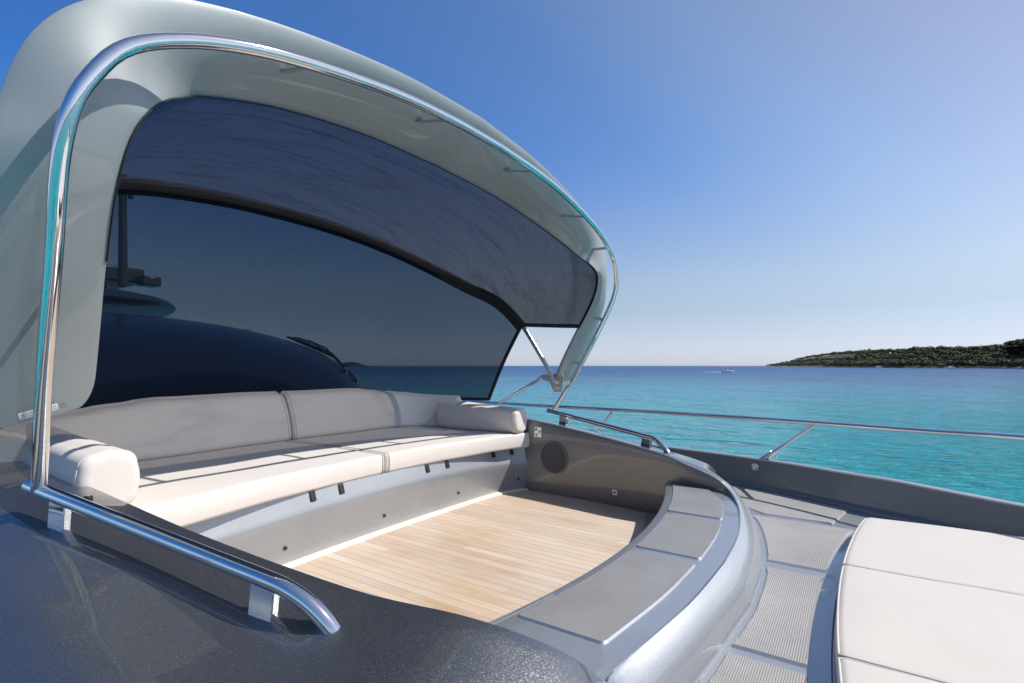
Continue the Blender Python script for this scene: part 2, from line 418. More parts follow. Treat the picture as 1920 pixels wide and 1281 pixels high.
# ------------------------------------------------------------------ yacht deck and hull
DZ = .08
BW = [(-14.016, 4.599, 0.413), (-7.008, 4.573, 0.387), (-4.380, 4.520, 0.361), (-2.190, 4.450, 0.325), (-1.314, 4.362, 0.308), (-0.561, 4.196, 0.304), (0.053, 3.924, 0.304), (0.210, 3.853, 0.304), (0.727, 3.609, 0.286), (1.402, 3.285, 0.282), (2.278, 2.803, 0.282), (3.154, 2.278, 0.282), (3.679, 1.840, 0.282)]
BWs = cr(BW, 6)
def coaming_stations():
    # (in off, x, z), (crest), (bulge), (base off,x), k = roundness of the outer face
    st = [
     ((1.43,-4.6,.63),(1.80,-4.6,.60),(1.97,-4.6,.35),(1.98,-4.6),1.0,1.43),
     ((1.43,-3.4,.61),(1.80,-3.4,.58),(1.97,-3.4,.34),(1.98,-3.4),1.0,1.43),
     ((1.42,-2.8,.59),(1.79,-2.8,.56),(1.96,-2.8,.33),(1.97,-2.8),1.0,1.42),
     ((1.408,-2.21,.568),(1.75,-2.25,.53),(1.95,-2.3,.30),(1.96,-2.3),1.0,1.41),
     ((1.345,-1.63,.503),(1.66,-1.70,.47),(1.92,-1.75,.27),(1.95,-1.75),1.0,1.375),
     ((1.24,-1.085,.430),(1.50,-1.11,.40),(1.88,-1.22,.22),(1.91,-1.2),.9,1.30),
     ((1.21,-.87,.373),(1.36,-.875,.368),(1.78,-.84,.19),(1.80,-.84),.75,1.27),
     ((1.19,-.706,.319),(1.25,-.705,.320),(1.60,-.66,.15),(1.62,-.655),.6,1.22),
     ((1.12,-.615,.272),(1.14,-.60,.270),(1.42,-.58,.125),(1.43,-.575),.45,1.14),
     ((.90,-.53,.250),(.91,-.515,.247),(1.12,-.472,.115),(1.13,-.468),.3,.90),
     ((.62,-.472,.243),(.62,-.455,.240),(.74,-.386,.112),(.75,-.385),.25,.62),
     ((.32,-.435,.240),(.32,-.42,.237),(.38,-.338,.112),(.385,-.338),.25,.32),
     ((0,-.425,.240),(0,-.41,.237),(0,-.325,.112),(0,-.326),.25,0)]
    near = list(st)      # the near arm keeps its height farther forward
    near[4] = ((1.345,-1.63,.503),(1.66,-1.70,.455),(1.92,-1.75,.27),(1.95,-1.75),1.0,1.375)
    near[5] = ((1.24,-1.075,.436),(1.56,-1.08,.345),(1.90,-1.18,.24),(1.93,-1.16),.9,1.30)
    near[6] = ((1.20,-.74,.442),(1.50,-.66,.362),(1.84,-.62,.20),(1.87,-.60),.8,1.23)
    near[7] = ((1.15,-.59,.414),(1.36,-.50,.37),(1.68,-.455,.17),(1.71,-.45),.7,1.18)
    near[8] = ((1.09,-.50,.362),(1.20,-.435,.345),(1.48,-.405,.13),(1.50,-.405),.6,1.12)
    near[9] = ((1.01,-.467,.285),(1.04,-.445,.280),(1.18,-.392,.12),(1.20,-.392),.4,1.01)
    near[10] = ((.88,-.50,.245),(.88,-.483,.242),(.95,-.415,.112),(.96,-.414),.3,.88)
    near[11] = ((.42,-.445,.240),(.42,-.43,.237),(.46,-.365,.112),(.465,-.364),.25,.42)
    out = []
    for S_ in (near, st):
        flat = [tuple(a) + tuple(b) + tuple(c) + tuple(d) + (k, w) for a, b, c, d, k, w in S_]; out.append(cr(flat, 5))
    return out
HALFN, HALF = coaming_stations()
def section(s, sgn):
    ao, ax, az, bo, bx, bz, co_, cx, cz, do, dx, k, w = s
    A = Vector((ax, CY + sgn * ao, az)); B = Vector((bx, CY + sgn * bo, bz)); C = Vector((cx, CY + sgn * co_, cz)); D = Vector((dx, CY + sgn * do, DZ - .01))
    d = (C - A); d.z = 0; d = d.normalized() if d.length > 1e-6 else Vector((1, 0, 0))
    P = []
    wall = Vector((ax, CY + sgn * w, 0))
    ringside = ax > -.56
    zt = az
    low = Vector((wall.x, wall.y, -.02)); top = A + Vector((0, 0, -.012))
    P.append(low)
    for t in (.25, .5, .75): P.append(low.lerp(top, t))
    P.append(top)
    P.append(A + d * .0035 + Vector((0, 0, -.0035)))
    P.append(A + d * .012)
    AB = B - A; L = AB.length
    for t in (.2, .4, .6, .8): P.append(A + d * .012 + (B - A - d * .012 if L > .02 else Vector((0, 0, 0))) * t + Vector((0, 0, .018 * L * sin(pi * t))))
    ctl = B.lerp(Vector((C.x, C.y, B.z + (B.z - A.z) * .3)), .42 + .28 * k)
    if k < .7: ctl = B.lerp(C, .45) + Vector((d.x, d.y, .8)) * .026
    for t in [i / 9 for i in range(10)]:
        P.append(B * (1 - t) ** 2 + ctl * 2 * t * (1 - t) + C * t * t)
    # tuck below the widest line, then a shadowed plinth down to the deck
    Dk = Vector((D.x, D.y, DZ + .012))
    c2 = C + (C - ctl).normalized() * min(.04, (C.z - DZ) * .5)
    for t in (.33, .66, 1): P.append(C * (1 - t) ** 2 + c2 * 2 * t * (1 - t) + Dk * t * t)
    P.append(D)
    return P
rows = [section(s, -1) for s in HALFN] + [section(s, 1) for s in reversed(HALF[:-1])]
coaming = empty("cockpit_coaming", (-.4, CY, DZ), "raised silver-grey coaming curving round the sunken teak cockpit", "coaming")
V, F = grid(rows)
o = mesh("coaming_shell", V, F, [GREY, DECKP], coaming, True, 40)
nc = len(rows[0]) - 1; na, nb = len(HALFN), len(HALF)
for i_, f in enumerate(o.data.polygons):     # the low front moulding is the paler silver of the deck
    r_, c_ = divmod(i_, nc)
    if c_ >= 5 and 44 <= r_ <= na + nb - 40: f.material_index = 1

# deck: everything outboard of the coaming, and the foredeck
def boff(x, half):
    tab = sorted([(s[10], s[9]) for s in half]); return interp(tab, x)
for sg, half in ((1, HALF), (-1, HALFN)):
    xs = [-14, -10, -8, -6, -5, -4.5] + [-4 + .1 * i for i in range(33)] + [-.79 + .02 * i for i in range(22)] + [-.345, -.34, -.335, -.33, -.326]
    rows = []
    for x in xs:
        y = interp([(q[0], q[1]) for q in BWs], x); b0 = (boff(x, half) - .03 if x > -4.4 else 1.95); b0 = max(0, b0)
        rows.append([(x, CY + sg * (b0 + (y - CY - b0) * t), DZ) for t in (0, .5, 1)])
    x = xs[-1]
    for x in [-.30, -.2, 0, .3, .6, 1, 1.5, 2, 2.5, 3, 3.3, 3.6]:
        y = interp([(q[0], q[1]) for q in BWs], x); rows.append([(x, CY + sg * (y - CY) * t, DZ) for t in (0, .5, 1)])
    V, F = grid(rows); tag(mesh("deck", V, F, DECKP, None, False), kind="structure")

# tread: bench-like step inside the front curve
def Xti(off): return -.815 - .14 * off * off
half2 = sorted([(s[12] if s[1] < -.56 else s[0], s[1]) for s in HALF], key=lambda q: q[0])
def Xrim(off):
    a = abs(off); tab = [(s[0], s[1]) for s in reversed(HALFN if off < 0 else HALF) if s[1] > (-.9 if off < 0 else -1.2)]
    tab = [(0, -.425)] + [(q[0], q[1]) for q in tab if q[0] > .01]
    tb = []
    for q in tab:
        if not tb or q[0] > tb[-1][0] + 1e-4: tb.append(q)
    return interp(tb, a)
TZ = .236
rows = []
for i in range(57):
    off = -1.26 + 2.52 * i / 56
    xi = Xti(off); xr = Xrim(off) if off < 1.12 else -.62 - (abs(off) - 1.12) * .5
    r = [(xi + .012, CY + off, -.01), (xi - .0, CY + off, TZ - .03), (xi + .004, CY + off, TZ - .008), (xi + .016, CY + off, TZ)]
    for t in (.25, .5, .75, 1): r.append((xi + .016 + (xr + .004 - xi - .016) * t, CY + off, TZ + (.0015 if t == 1 else 0)))
    rows.append(r)
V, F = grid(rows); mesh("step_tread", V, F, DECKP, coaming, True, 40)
# tread nonskid panels
def tread_panel(o0, o1):
    P = []
    n = 10
    for i in range(n + 1):
        t = o0 + (o1 - o0) * i / n; P.append((Xti(t) + .045, CY + t))
    for i in range(n + 1):
        t = o1 + (o0 - o1) * i / n; P.append(((Xrim(t) if abs(t) < 1.05 else -.60 - (abs(t) - 1.05) * .45) - .07, CY + t))
    m = len(P); out = []
    P2 = [Vector(p) for p in P]; corners = {0, n, n + 1, 2 * n + 1}
    for i in range(m):
        if i in corners:
            b = P2[i]; u = (P2[i - 1] - b); v = (P2[(i + 1) % m] - b); u = u.normalized() * min(.022, u.length * .8); v = v.normalized() * min(.022, v.length * .8)
            for k in range(5):
                t = k / 4; out.append(b + u * (1 - t) ** 2 + v * t ** 2)
        else: out.append(P2[i])
    slab("nonskid_panel", out, TZ - .002, TZ + .007, SKIDF, coaming, .007, DECKP)
for a, b in ((.585, 1.20), (-.02, .535), (-.80, -.07)): tread_panel(a, b)

# teak floor with dark-edged margins, cream foot trim
def Xb(off):  # foot of the sofa base
    a = abs(off); return -2.372 + .035 * a * a + (max(0, a - 1.1) ** 2) * .9
rows = []
for i in range(41):
    off = -1.45 + 2.9 * i / 40; rows.append([(Xb(off) - .05, CY + off, 0), (-1.7, CY + off, 0), (Xti(off) + .02, CY + off, 0)])
V, F = grid(rows); tag(mesh("cockpit_floor", V, F, TEAK, None, False), kind="structure")
rows = []
for i in range(41):
    off = -1.36 + 2.72 * i / 40; rows.append([(Xti(off) - .13, CY + off, .003), (Xti(off) - .06, CY + off, .004), (Xti(off) + .015, CY + off, .004)])
V, F = grid(rows); o = mesh("floor_margin_board", V, F, MARG, None, False); tag(o, kind="structure")

# ------------------------------------------------------------------ sofa base
sofa = empty("sofa_base", (-2.4, CY, 0), "glossy grey moulded sofa base with dark notches and black studs under the cream seat", "sofa base")
def Xf(off): return -2.385 + .10 * off * off      # seat front line
rows = []
for i in range(61):
    off = -1.43 + 2.86 * i / 60; x = Xb(off); xf = Xf(off)
    c = max(.22, .262 - .018 * off * off)
    r = [(x, CY + off, 0), (x + .009, CY + off, .08), (x + .021, CY + off, c - .06), (x + .026, CY + off, c - .02), (x + .023, CY + off, c - .004), (x + .018, CY + off, c + .014), (x + .008, CY + off, c + .045), (x - .004, CY + off, .346), (x - .1, CY + off, .35), (-3.6, CY + off, .35)]
    rows.append(r)
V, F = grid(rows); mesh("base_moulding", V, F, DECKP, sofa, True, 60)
rows = []
for i in range(61):
    off = -1.40 + 2.8 * i / 60; x = Xb(off); rows.append([(x - .002, CY + off, .0), (x - .002, CY + off, .012), (x + .006, CY + off, .014), (x + .045, CY + off, .010), (x + .050, CY + off, .001)])
V, F = grid(rows); mesh("foot_trim", V, F, TRIM, sofa, True, 40)
for yy in (.78, .97, 1.653, 1.837, 2.523, 2.715, 3.22, 3.40):
    off = yy - CY; x = Xb(off)
    R = frame_rot((1, 0, .35), (-.35, 0, 1))
    box("strap_notch", (x + .006, yy, .318), (.012, .036, .058), BLACK, sofa, R, .006)
for yy in (.82, 1.49, 2.148, 2.824, 3.45):
    off = yy - CY; V, F = discVF((Xb(off) + .009, yy, .095), (1, 0, 0), .010, .010, 20); mesh("snap_stud", V, F, BLACK, sofa, True, 40)

# aft bulkhead and coachroof behind the sofa (raised deck the backrest leans on)
rows = []
for i in range(41):
    off = -1.5 + 3.0 * i / 40; a = abs(off); sh = .0 if a < 1.0 else (a - 1.0) ** 2 * 1.2
    rows.append([(-3.50 + sh, CY + off, .3), (-3.52 + sh, CY + off, .64), (-3.56 + sh, CY + off, .67), (-3.9, CY + off, .68), (-4.7, CY + off, .69 - .02 * a), (-6, CY + off, .7)])
V, F = grid(rows); mesh("aft_ledge", V, F, GREY, coaming, True, 40)

# ------------------------------------------------------------------ cushions
def cushion(name, path, sect, m, label, cat, group=None, par=None, endr=.035, piping=True, nseg=9):
    """path: list of (origin, right) frames; sect(t) -> list of (u, z) outline, counter-clockwise; ends are pulled in"""
    n = len(path); rows = []
    L = [0]
    for a, b in zip(path, path[1:]): L.append(L[-1] + (Vector(b[0]) - Vector(a[0])).length)
    T = L[-1]
    # resample with dense ends
    ts = []
    for k in range(nseg + 1): ts.append(endr * (1 - cos(pi / 2 * k / nseg)))
    mid = max(8, int(T / .06)); ts += [endr + (T - 2 * endr) * k / mid for k in range(1, mid)]
    ts += [T - q for q in reversed(ts[:nseg + 1])]
    for t in ts:
        j = 0
        while j < n - 2 and L[j + 1] < t: j += 1
        f = (t - L[j]) / max(1e-9, (L[j + 1] - L[j])); o0 = Vector(path[j][0]).lerp(Vector(path[j + 1][0]), f); r0 = Vector(path[j][1]).lerp(Vector(path[j + 1][1]), f).normalized()
        sec = sect(t / T)
        e = min(t, T - t); ins = 0
        if e < endr: q = 1 - e / endr; ins = endr * (1 - sqrt(max(0, 1 - q * q)))
        cu = sum(p[0] for p in sec) / len(sec); cz = sum(p[1] for p in sec) / len(sec)
        us = [p[0] for p in sec]; zs = [p[1] for p in sec]; hu = (max(us) - min(us)) / 2; hz = (max(zs) - min(zs)) / 2
        fu = max(.02, 1 - ins / hu); fz = max(.02, 1 - ins / hz)
        rows.append([o0 + r0 * (cu + (p[0] - cu) * fu) + Vector((0, 0, cz + (p[1] - cz) * fz)) for p in sec])
    V, F = grid(rows, False, True); m_ = len(rows[0])
    F.append(tuple(range(m_))); F.append(tuple(reversed([(len(rows) - 1) * m_ + k for k in range(m_)])))
    for i, v in enumerate(V):    # soft unevenness of a stuffed cushion
        d = noise.noise(v * 2.3) * .006 + noise.noise(v * 5.1 + Vector((3, 1, 9))) * .0015; V[i] = v + Vector((d * .6, d * .6, d))
    o = mesh(name, V, F, m, par, True, 60)
    bm = bmesh.new(); bm.from_mesh(o.data); bmesh.ops.recalc_face_normals(bm, faces=bm.faces); bm.to_mesh(o.data); bm.free()
    if label: tag(o, label, cat, group)
    if piping:
        for rr_ in (rows[nseg], rows[-nseg - 1]):
            c_ = sum(rr_, Vector((0, 0, 0))) / len(rr_)
            P_ = [c_ + (q - c_) * 1.004 for q in rr_]; P_ = [q + Vector((0, 0, noise.noise(q * 2.3) * .006 + .0005)) for q in P_] + [P_[0]]
            V1, F1 = tubeVF(P_, .0028, 6); mesh("seam_piping", V1, F1, SEAM, o, True)
    return o, rows
def rrect(u0, u1, z0, z1, r, n=5, puff=0.0):
    P = []
    for (cx, cz, a0) in ((u1 - r, z1 - r, 0), (u0 + r, z1 - r, 90), (u0 + r, z0 + r, 180), (u1 - r, z0 + r, 270)):
        for k in range(n + 1):
            a = radians(a0 + 90 * k / n); P.append((cx + r * cos(a), cz + r * sin(a)))
    # subdivide the straight sides for puffiness (same count in every section)
    out = []; m_long, m_short = 26, 4
    for i, p in enumerate(P):
        out.append(p)
        if i % (n + 1) == n:
            q = P[(i + 1) % len(P)]; m = m_long if (i // (n + 1)) % 2 == 0 else m_short
            dx = q[1] - p[1]; dz = -(q[0] - p[0]); l = max(1e-6, sqrt(dx * dx + dz * dz))
            for k in range(1, m):
                t = k / m; b = puff * sin(pi * t); out.append((p[0] + (q[0] - p[0]) * t + dx / l * b, p[1] + (q[1] - p[1]) * t + dz / l * b))
    return out
# seat cushions: u runs forward (+x) from the path line x=-3.42
def seat(y0, y1, label):
    path = []
    for i in range(25):
        y = y0 + (y1 - y0) * i / 24; path.append(((-2.9, y, 0), (1, 0, 0)))
    def sect(t):
        y = y0 + (y1 - y0) * t; xf = Xf(y - CY); o = rrect(-3.46 + 2.9, xf + 2.9 + .015, .345, .462, .020, 5, .003); return [(u if u < 0 else u, z) for u, z in o]
    o, rows = cushion("seat_cushion", path, sect, CUSH, label, "cushion", "seat cushions of the cockpit sofa", None, .022)
    # piping line along the front top edge
    pp = []
    for i in range(41):
        y = y0 + .03 + (y1 - y0 - .06) * i / 40; pp.append((Xf(y - CY) + .0165, y, .438))
    return o
seat(.69, 2.165, "cream seat cushion of the sofa nearer the camera, beside the near handrail")
seat(2.172, 3.545, "cream seat cushion at the far end of the sofa, below the far bolster")
# backrest path
def back_path(side):
    # along aft wall and round the corner
    P = [(-3.42, 0)] + [(-3.42 + .005 * i, side * (.12 * i)) for i in range(1, 8)]
    c = []
    for k in range(1, 9):
        a = radians(90 * k / 9); c.append((-3.385 + .42 * (1 - cos(a)), side * (.86 + .50 * sin(a))))
    c.append((-2.93, side * 1.39))
    return [p for p in P if abs(p[1]) < .85] + c
def backrest(pts, label, cat="cushion"):
    P = resample([Vector((x, CY + o, 0)) for x, o in pts], 40); path = []
    for i, p in enumerate(P):
        t = (P[min(i + 1, 39)] - P[max(i - 1, 0)]).normalized(); r = Vector((t.y, -t.x, 0))
        if r.dot(Vector((-2.2, CY, 0)) - p) < 0: r = -r
        path.append((p, r))
    base = rrect(-.07, .075, .462, .80, .05, 5, .012)
    def sect(t):
        y = P[int(t * 39)]; a = abs(y.y - CY); f = 1 - .24 * min(1, max(0, (a - .75) / .62))
        return [(u - (z - .46) * .38, .462 + (z - .462) * f) for u, z in base]
    o, _ = cushion("backrest_cushion", path, sect, CUSH, label, cat, "backrest cushions of the cockpit sofa", None, .025)
    return o
L_ = list(reversed(back_path(-1))); R_ = back_path(1)
backrest(L_[:-1] + [(-3.42, .0), (-3.42, .095)], "long curved grey-shaded backrest cushion on the near half of the sofa")
backrest([(-3.42, .105), (-3.415, .2)] + [p for p in R_ if p[1] > .25], "curved backrest cushion on the far half of the sofa, running to the far bolster")
def bolster(side, label):
    path = []
    yc = CY + side * (1.335 if side > 0 else 1.355); x1 = -2.19 if side > 0 else -2.27; x0 = -3.02 if side > 0 else -3.3
    for i in range(12):
        x = x0 + (x1 - x0) * i / 11; path.append(((x, yc, 0), (0, side, 0)))
    def sect(t):
        h = (.70 if side > 0 else .722) - .045 * t; return rrect(-.095, .085, .465, h, .050, 6, .008)
    o, _ = cushion("bolster_cushion", path, sect, CUSH, label, "cushion", "side bolsters of the cockpit sofa", None, .034)
    return o
bolster(1, "short cream bolster at the far end of the sofa against the socket wall")
nb = bolster(-1, "sunlit cream side bolster with corner seam behind the near handrail")

# ------------------------------------------------------------------ coaming fittings (far wall)
def wall_pt(x, z):
    """point on the inner face of the far coaming"""
    st = [s for s in HALF]
    best = None
    for a, b in zip(st, st[1:]):
        if a[1] <= x <= b[1]:
            f = (x - a[1]) / (b[1] - a[1]); w = a[12] + (b[12] - a[12]) * f; top = a[0] + (b[0] - a[0]) * f; zt = a[2] + (b[2] - a[2]) * f
            return Vector((x, CY + w + (top - w) * z / zt, z))
    return Vector((x, CY + 1.4, z))
def wall_n(x, z):
    a = wall_pt(x - .03, z); b = wall_pt(x + .03, z); c = wall_pt(x, z + .03); n = (b - a).cross(c - wall_pt(x, z)).normalized()
    return n if n.y < 0 else -n
spk = empty("speaker", wall_pt(-1.935, .285), "round dark flush speaker in the far cockpit wall", "speaker")
p = wall_pt(-1.935, .285); nn = wall_n(-1.935, .285)
V, F = discVF(p + nn * .001, nn, .128, .010, 64); sr_ = mesh("speaker_ring", V, F, GREY, spk, True, 30)
V, F = discVF(p + nn * .010, nn, .119, .003, 64); mesh("speaker_grille", V, F, SPK, sr_, True, 30)
p = wall_pt(-2.083, .473); nn = wall_n(-2.083, .473); R = frame_rot((0, 0, 1), nn)
sock = empty("socket_plate", p, "square steel plate with three round sockets high on the far cockpit wall", "socket")
box("plate", p + nn * .003, (.082, .068, .006), BRUSH, sock, R, .002)
for (u, v) in ((.02, .016), (.004, -.016), (-.022, .012)):
    q = p + R @ Vector((u, v, 0)); V, F = discVF(q + nn * .006, nn, .0125, .006, 24); sk_ = mesh("socket", V, F, BRUSH, sock, True, 40)
    V, F = discVF(q + nn * .012, nn, .007, .0015, 20); mesh("socket_cap", V, F, BLACK, sk_, True, 40)
p = wall_pt(-1.413, .099); nn = wall_n(-1.413, .099); R = frame_rot((0, 0, 1), nn)
cl = empty("courtesy_light", p, "small square white courtesy light low on the far cockpit wall", "light")
lf = box("light_frame", p + nn * .003, (.036, .036, .006), WHITE, cl, R, .002)
box("light_lens", p + nn * .0065, (.017, .017, .003), BLACK, lf, R, .001)
for (x, o) in ((-2.30, -1.52), (-2.12, -1.49)):
    V, F = discVF((x, CY + o, .562), (0, 0, 1), .012, .010, 20)
dc = empty("drain_cap", (-2.12, CY - 1.46, .562), "small black deck cap on the near coaming beside the bolster", "cap")
V, F = discVF((-2.12, CY - 1.465, .556), (0, 0, 1), .013, .011, 24); mesh("cap_body", V, F, BLACK, dc, True, 40)
V, F = discVF((-2.12, CY - 1.465, .566), (0, 0, 1), .007, .003, 24); mesh("cap_screw", V, F, BRUSH, dc, True, 40)

# ------------------------------------------------------------------ grab rails
def grab(side, label):
    tail = [(-1.10, 1.400, .482), (-1.045, 1.380, .453), (-1.0, 1.362, .412), (-.974, 1.350, .374)] if side < 0 else [(-1.10, 1.375, .468), (-1.06, 1.358, .437), (-1.035, 1.345, .408)]
    pts = [(-2.115, 1.611, .630), (-2.06, 1.60, .622), (-1.85, 1.5575, .5932), (-1.64, 1.5145, .5635), (-1.43, 1.4715, .534), (-1.25, 1.4345, .5085), (-1.16, 1.416, .4958)] + tail
    P = [(x, CY + side * o, z) for x, o, z in cr(pts, 7)]
    g = empty("grab_rail", (-1.6, CY + side * 1.5, .47), label, "handrail", "polished grab rails on the coaming")
    rr = [.0205 if side < 0 else .0185] * len(P)
    tube("rail_bar", P, rr, STEEL, g, 28)
    for x, o, zt, zb in ((-1.955, 1.582, .60, .50), (-1.165 if side < 0 else -1.215, 1.415 if side < 0 else 1.425, .495, .385)):
        d = Vector((.74, -side * .17, -.09)).normalized(); R = frame_rot(d, (0, 0, 1))
        rp = box("rail_post", (x, CY + side * o, (zt + zb) / 2), (.074, .022, zt - zb), STEEL, g, R, .003)
        box("post_foot", (x, CY + side * o, zb + .012), (.080, .028, .006), STEEL, rp, R, .002)
grab(-1, "long polished steel grab rail on the near coaming, closest to the camera")
grab(1, "polished steel grab rail on the far coaming above the speaker")

# ------------------------------------------------------------------ canopy
cano = empty("sun_canopy", (-2.0, CY, .62), "big folding sun canopy with silver arch, steel tube and dark mesh over the sofa", "canopy")
TU = [(1.603,-2.062,.622),(1.622,-1.96,.79),(1.642,-1.855,.965),(1.664,-1.694,1.259),(1.679,-1.567,1.527),(1.640,-1.525,1.69),(1.520,-1.512,1.835),(1.22,-1.50,1.962),(.74,-1.487,2.055),(.37,-1.478,2.088),(0,-1.475,2.098)]
IN = [(1.494,-1.985,.875),(1.503,-1.905,1.06),(1.524,-1.776,1.312),(1.533,-1.675,1.50),(1.515,-1.625,1.635),(1.473,-1.617,1.715),(1.417,-1.657,1.775),(1.357,-1.715,1.823),(1.254,-1.765,1.888),(.936,-1.847,2.002),(.5,-1.885,2.075),(0,-1.90,2.10)]
OU = [(1.80,-2.01,.80),(1.81,-1.91,1.0),(1.815,-1.79,1.25),(1.785,-1.68,1.50),(1.768,-1.66,1.645),(1.72,-1.63,1.798),(1.62,-1.615,1.928),(1.44,-1.605,2.042),(1.08,-1.60,2.152),(.55,-1.59,2.24),(0,-1.585,2.272)]
N = 90
def arch(P):
    c = cr(P, 8); full = [Vector((x, CY - o, z)) for o, x, z in c] + [Vector((x, CY + o, z)) for o, x, z in reversed(c[:-1])]
    return resample(full, 2 * N + 1)
tu, iv, ov = arch(TU), arch(IN), arch(OU)
tube("frame_tube", tu, .0195, STEEL, cano, 28)
# panel: rows run bottom to bottom round the arch, its lower corners rounded
tu_p = resample([p for p in tu if p.z > .84], 2 * N + 1)
NS = 14
def at_(L, u):
    u = min(len(L) - 1, max(0, u)); i = min(len(L) - 2, int(u)); return L[i].lerp(L[i + 1], u - i)
RC = 3.5
us_ = [RC * (1 - cos(pi / 2 * k / 9)) for k in range(10)]; us_ = us_ + [RC + 1 + k for k in range(int(2 * N - 2 * RC - 1))] + [2 * N - q for q in reversed(us_)]
def panel_row(u):
    I, O, T = at_(iv, u), at_(ov, u), at_(tu_p, u); mid = (I + O) / 2; e = min(u, 2 * N - u); leg = abs(u - N) / N
    b = (T - mid) * .27; ins = 0
    if e < RC: ins = .16 * (1 - sqrt(max(0, 1 - (1 - e / RC) ** 2)))
    r = []
    for k in range(NS + 1):
        t = ins + (1 - 2 * ins) * k / NS; r.append(O * (1 - t) + I * t + b * sin(pi * t) ** .9)
    return r
rows = [panel_row(u) for u in us_]
V, F = grid(rows)
o = mesh("arch_panel", V, F, SILV, cano, True, 50); _q = o.data.polygons[len(o.data.polygons) // 2]; solid(o, .020, -1 if _q.normal.dot(Vector((1, 0, -.3))) > 0 else 1); bevel(o, .005, 3, 50)
rows = [panel_row(i) for i in range(2 * N + 1)]
# caution label low on the near leg of the panel
def pan(u, k):
    r = panel_row(u); i = min(NS - 1, int(k)); return r[i].lerp(r[i + 1], k - i)
A0, A1, B0 = pan(.62, 5.7), pan(.80, 10.2), pan(1.25, 5.7)
ex = (A1 - A0).normalized(); ez = (B0 - A0); ez = (ez - ex * ez.dot(ex)).normalized(); en = ez.cross(ex) * -1
if en.x < 0: en = -en
ey = en.cross(ex)
if ey.z < 0: ey = -ey
LW = (A1 - A0).length; LH = .0225; nx_ = 14; cv = []
for j in (0, 1): cv.append([A0 + ex * LW * i / nx_ + ey * LH * j for i in range(nx_ + 1)])
# follow the panel's slight curve
def onpan(f): return pan(.62 + .18 * f, 5.7 + 4.5 * f)
cv = [[onpan(i / nx_) + ey * LH * j + en * .009 for i in range(nx_ + 1)] for j in (0, 1)]
V, F = grid(cv); lab = mesh("caution_label", V, F, WHITEP, cano, True); lab["label"] = "white caution label with two lines of black capitals"
def text(body, size, at, par):
    c = bpy.data.curves.new("lettering", 'FONT'); c.body = body; c.size = size; c.resolution_u = 2
    t = bpy.data.objects.new("lettering", c); COL.objects.link(t); bpy.context.view_layer.update()
    me = bpy.data.meshes.new_from_object(t.evaluated_get(bpy.context.evaluated_depsgraph_get())); bpy.data.objects.remove(t)
    for v in me.vertices:
        p = Vector(v.co); f = (at[0] + p.x) / LW; v.co = onpan(f) + ey * (at[1] + p.y) + en * .0105
    me.materials.append(INK); o = link(bpy.data.objects.new("lettering", me)); adopt(o, par)
text("WIND ABOVE LIMIT CLOSE", .0070, (.022, .0125), lab)
text("DO NOT USE IN NAVIGATION", .0070, (.010, .0035), lab)
tri = [(.006, .012), (.018, .012), (.012, .0205)]
for i in range(3):
    a_, b_ = tri[i], tri[(i + 1) % 3]
    tube("warning_triangle", [onpan(q[0] / LW) + ey * q[1] + en * .0105 for q in (a_, b_)], .0006, INK, lab, 6)
# brackets from tube to panel
for i in (13, 55, 78, 102, 125, 140, 160, 173):
    p = rows[i][NS // 2 + 1]; j = min(range(len(tu)), key=lambda q: (tu[q] - p).length); T = tu[j]
    d = (p - T); t = (tu[min(j + 1, 2 * N)] - tu[j - 1]).normalized(); L = d.length
    R = frame_rot(d, t); box("tube_bracket", T + d * .5, (L + .002, .005, .026), SILV, cano, R, .001)
# rear bow
BOW = [(1.52,-1.99,.862),(1.508,-2.15,1.12),(1.50,-2.32,1.36),(1.482,-2.54,1.56),(1.42,-2.79,1.69),(1.21,-3.08,1.872),(.85,-3.24,2.0),(.42,-3.29,2.06),(0,-3.30,2.075)]
bw = arch(BOW)
tube("rear_bow", bw[4:], .017, BLACK, cano, 16)
for s in (1,):
    q = bw[:18] if s == 0 else bw[-18:]
    tube("bow_leg", q, .0185, BRUSH, cano, 16)
# mesh roof between arch panel and rear bow, above the legs
fi = [p for p in iv if p.z > 1.30]; fb = [p for p in bw if p.z > 1.33]
A = resample(fi, 121); B = resample(fb, 121); rows = []
for i in range(121):
    r = []
    for k in range(31):
        t = k / 30; p = A[i].lerp(B[i], t) ; a = abs(i - 60) / 60
        up = Vector((0, 0, 1)) if a < .75 else Vector((0, 1 if i > 60 else -1, 0))
        sag = sin(pi * t)
        w = noise.noise(Vector((p.x * 9, p.y * 1.3, p.z * 2))) * .016 + noise.noise(Vector((p.x * 22 + p.y * 2.5, p.y * 2.2, 4))) * .006
        w += max(0, noise.noise(Vector((p.x * 5 - p.y * 1.6, p.y * .9, 11)))) * .02
        p = p + up * (.03 * sag * (1 - a) + w * min(1, sag * 2.2))
        r.append(p)
    rows.append(r)
V, F = grid(rows); mesh("mesh_roof", V, F, ROOFF, cano, True)
rear_edge = [r[-1] for r in rows]; side_n = rows[0]; side_f = rows[-1]
def hem(name, P, r=.016, flat=.35):
    tube(name, P, r, HEM, cano, 10, flat)
hem("fabric_hem", rear_edge, .034, .5); hem("fabric_hem", side_n, .011); hem("fabric_hem", side_f, .016)
hem("fabric_hem", [r[0] + Vector((0, 0, -.004)) for r in rows], .004, .6)
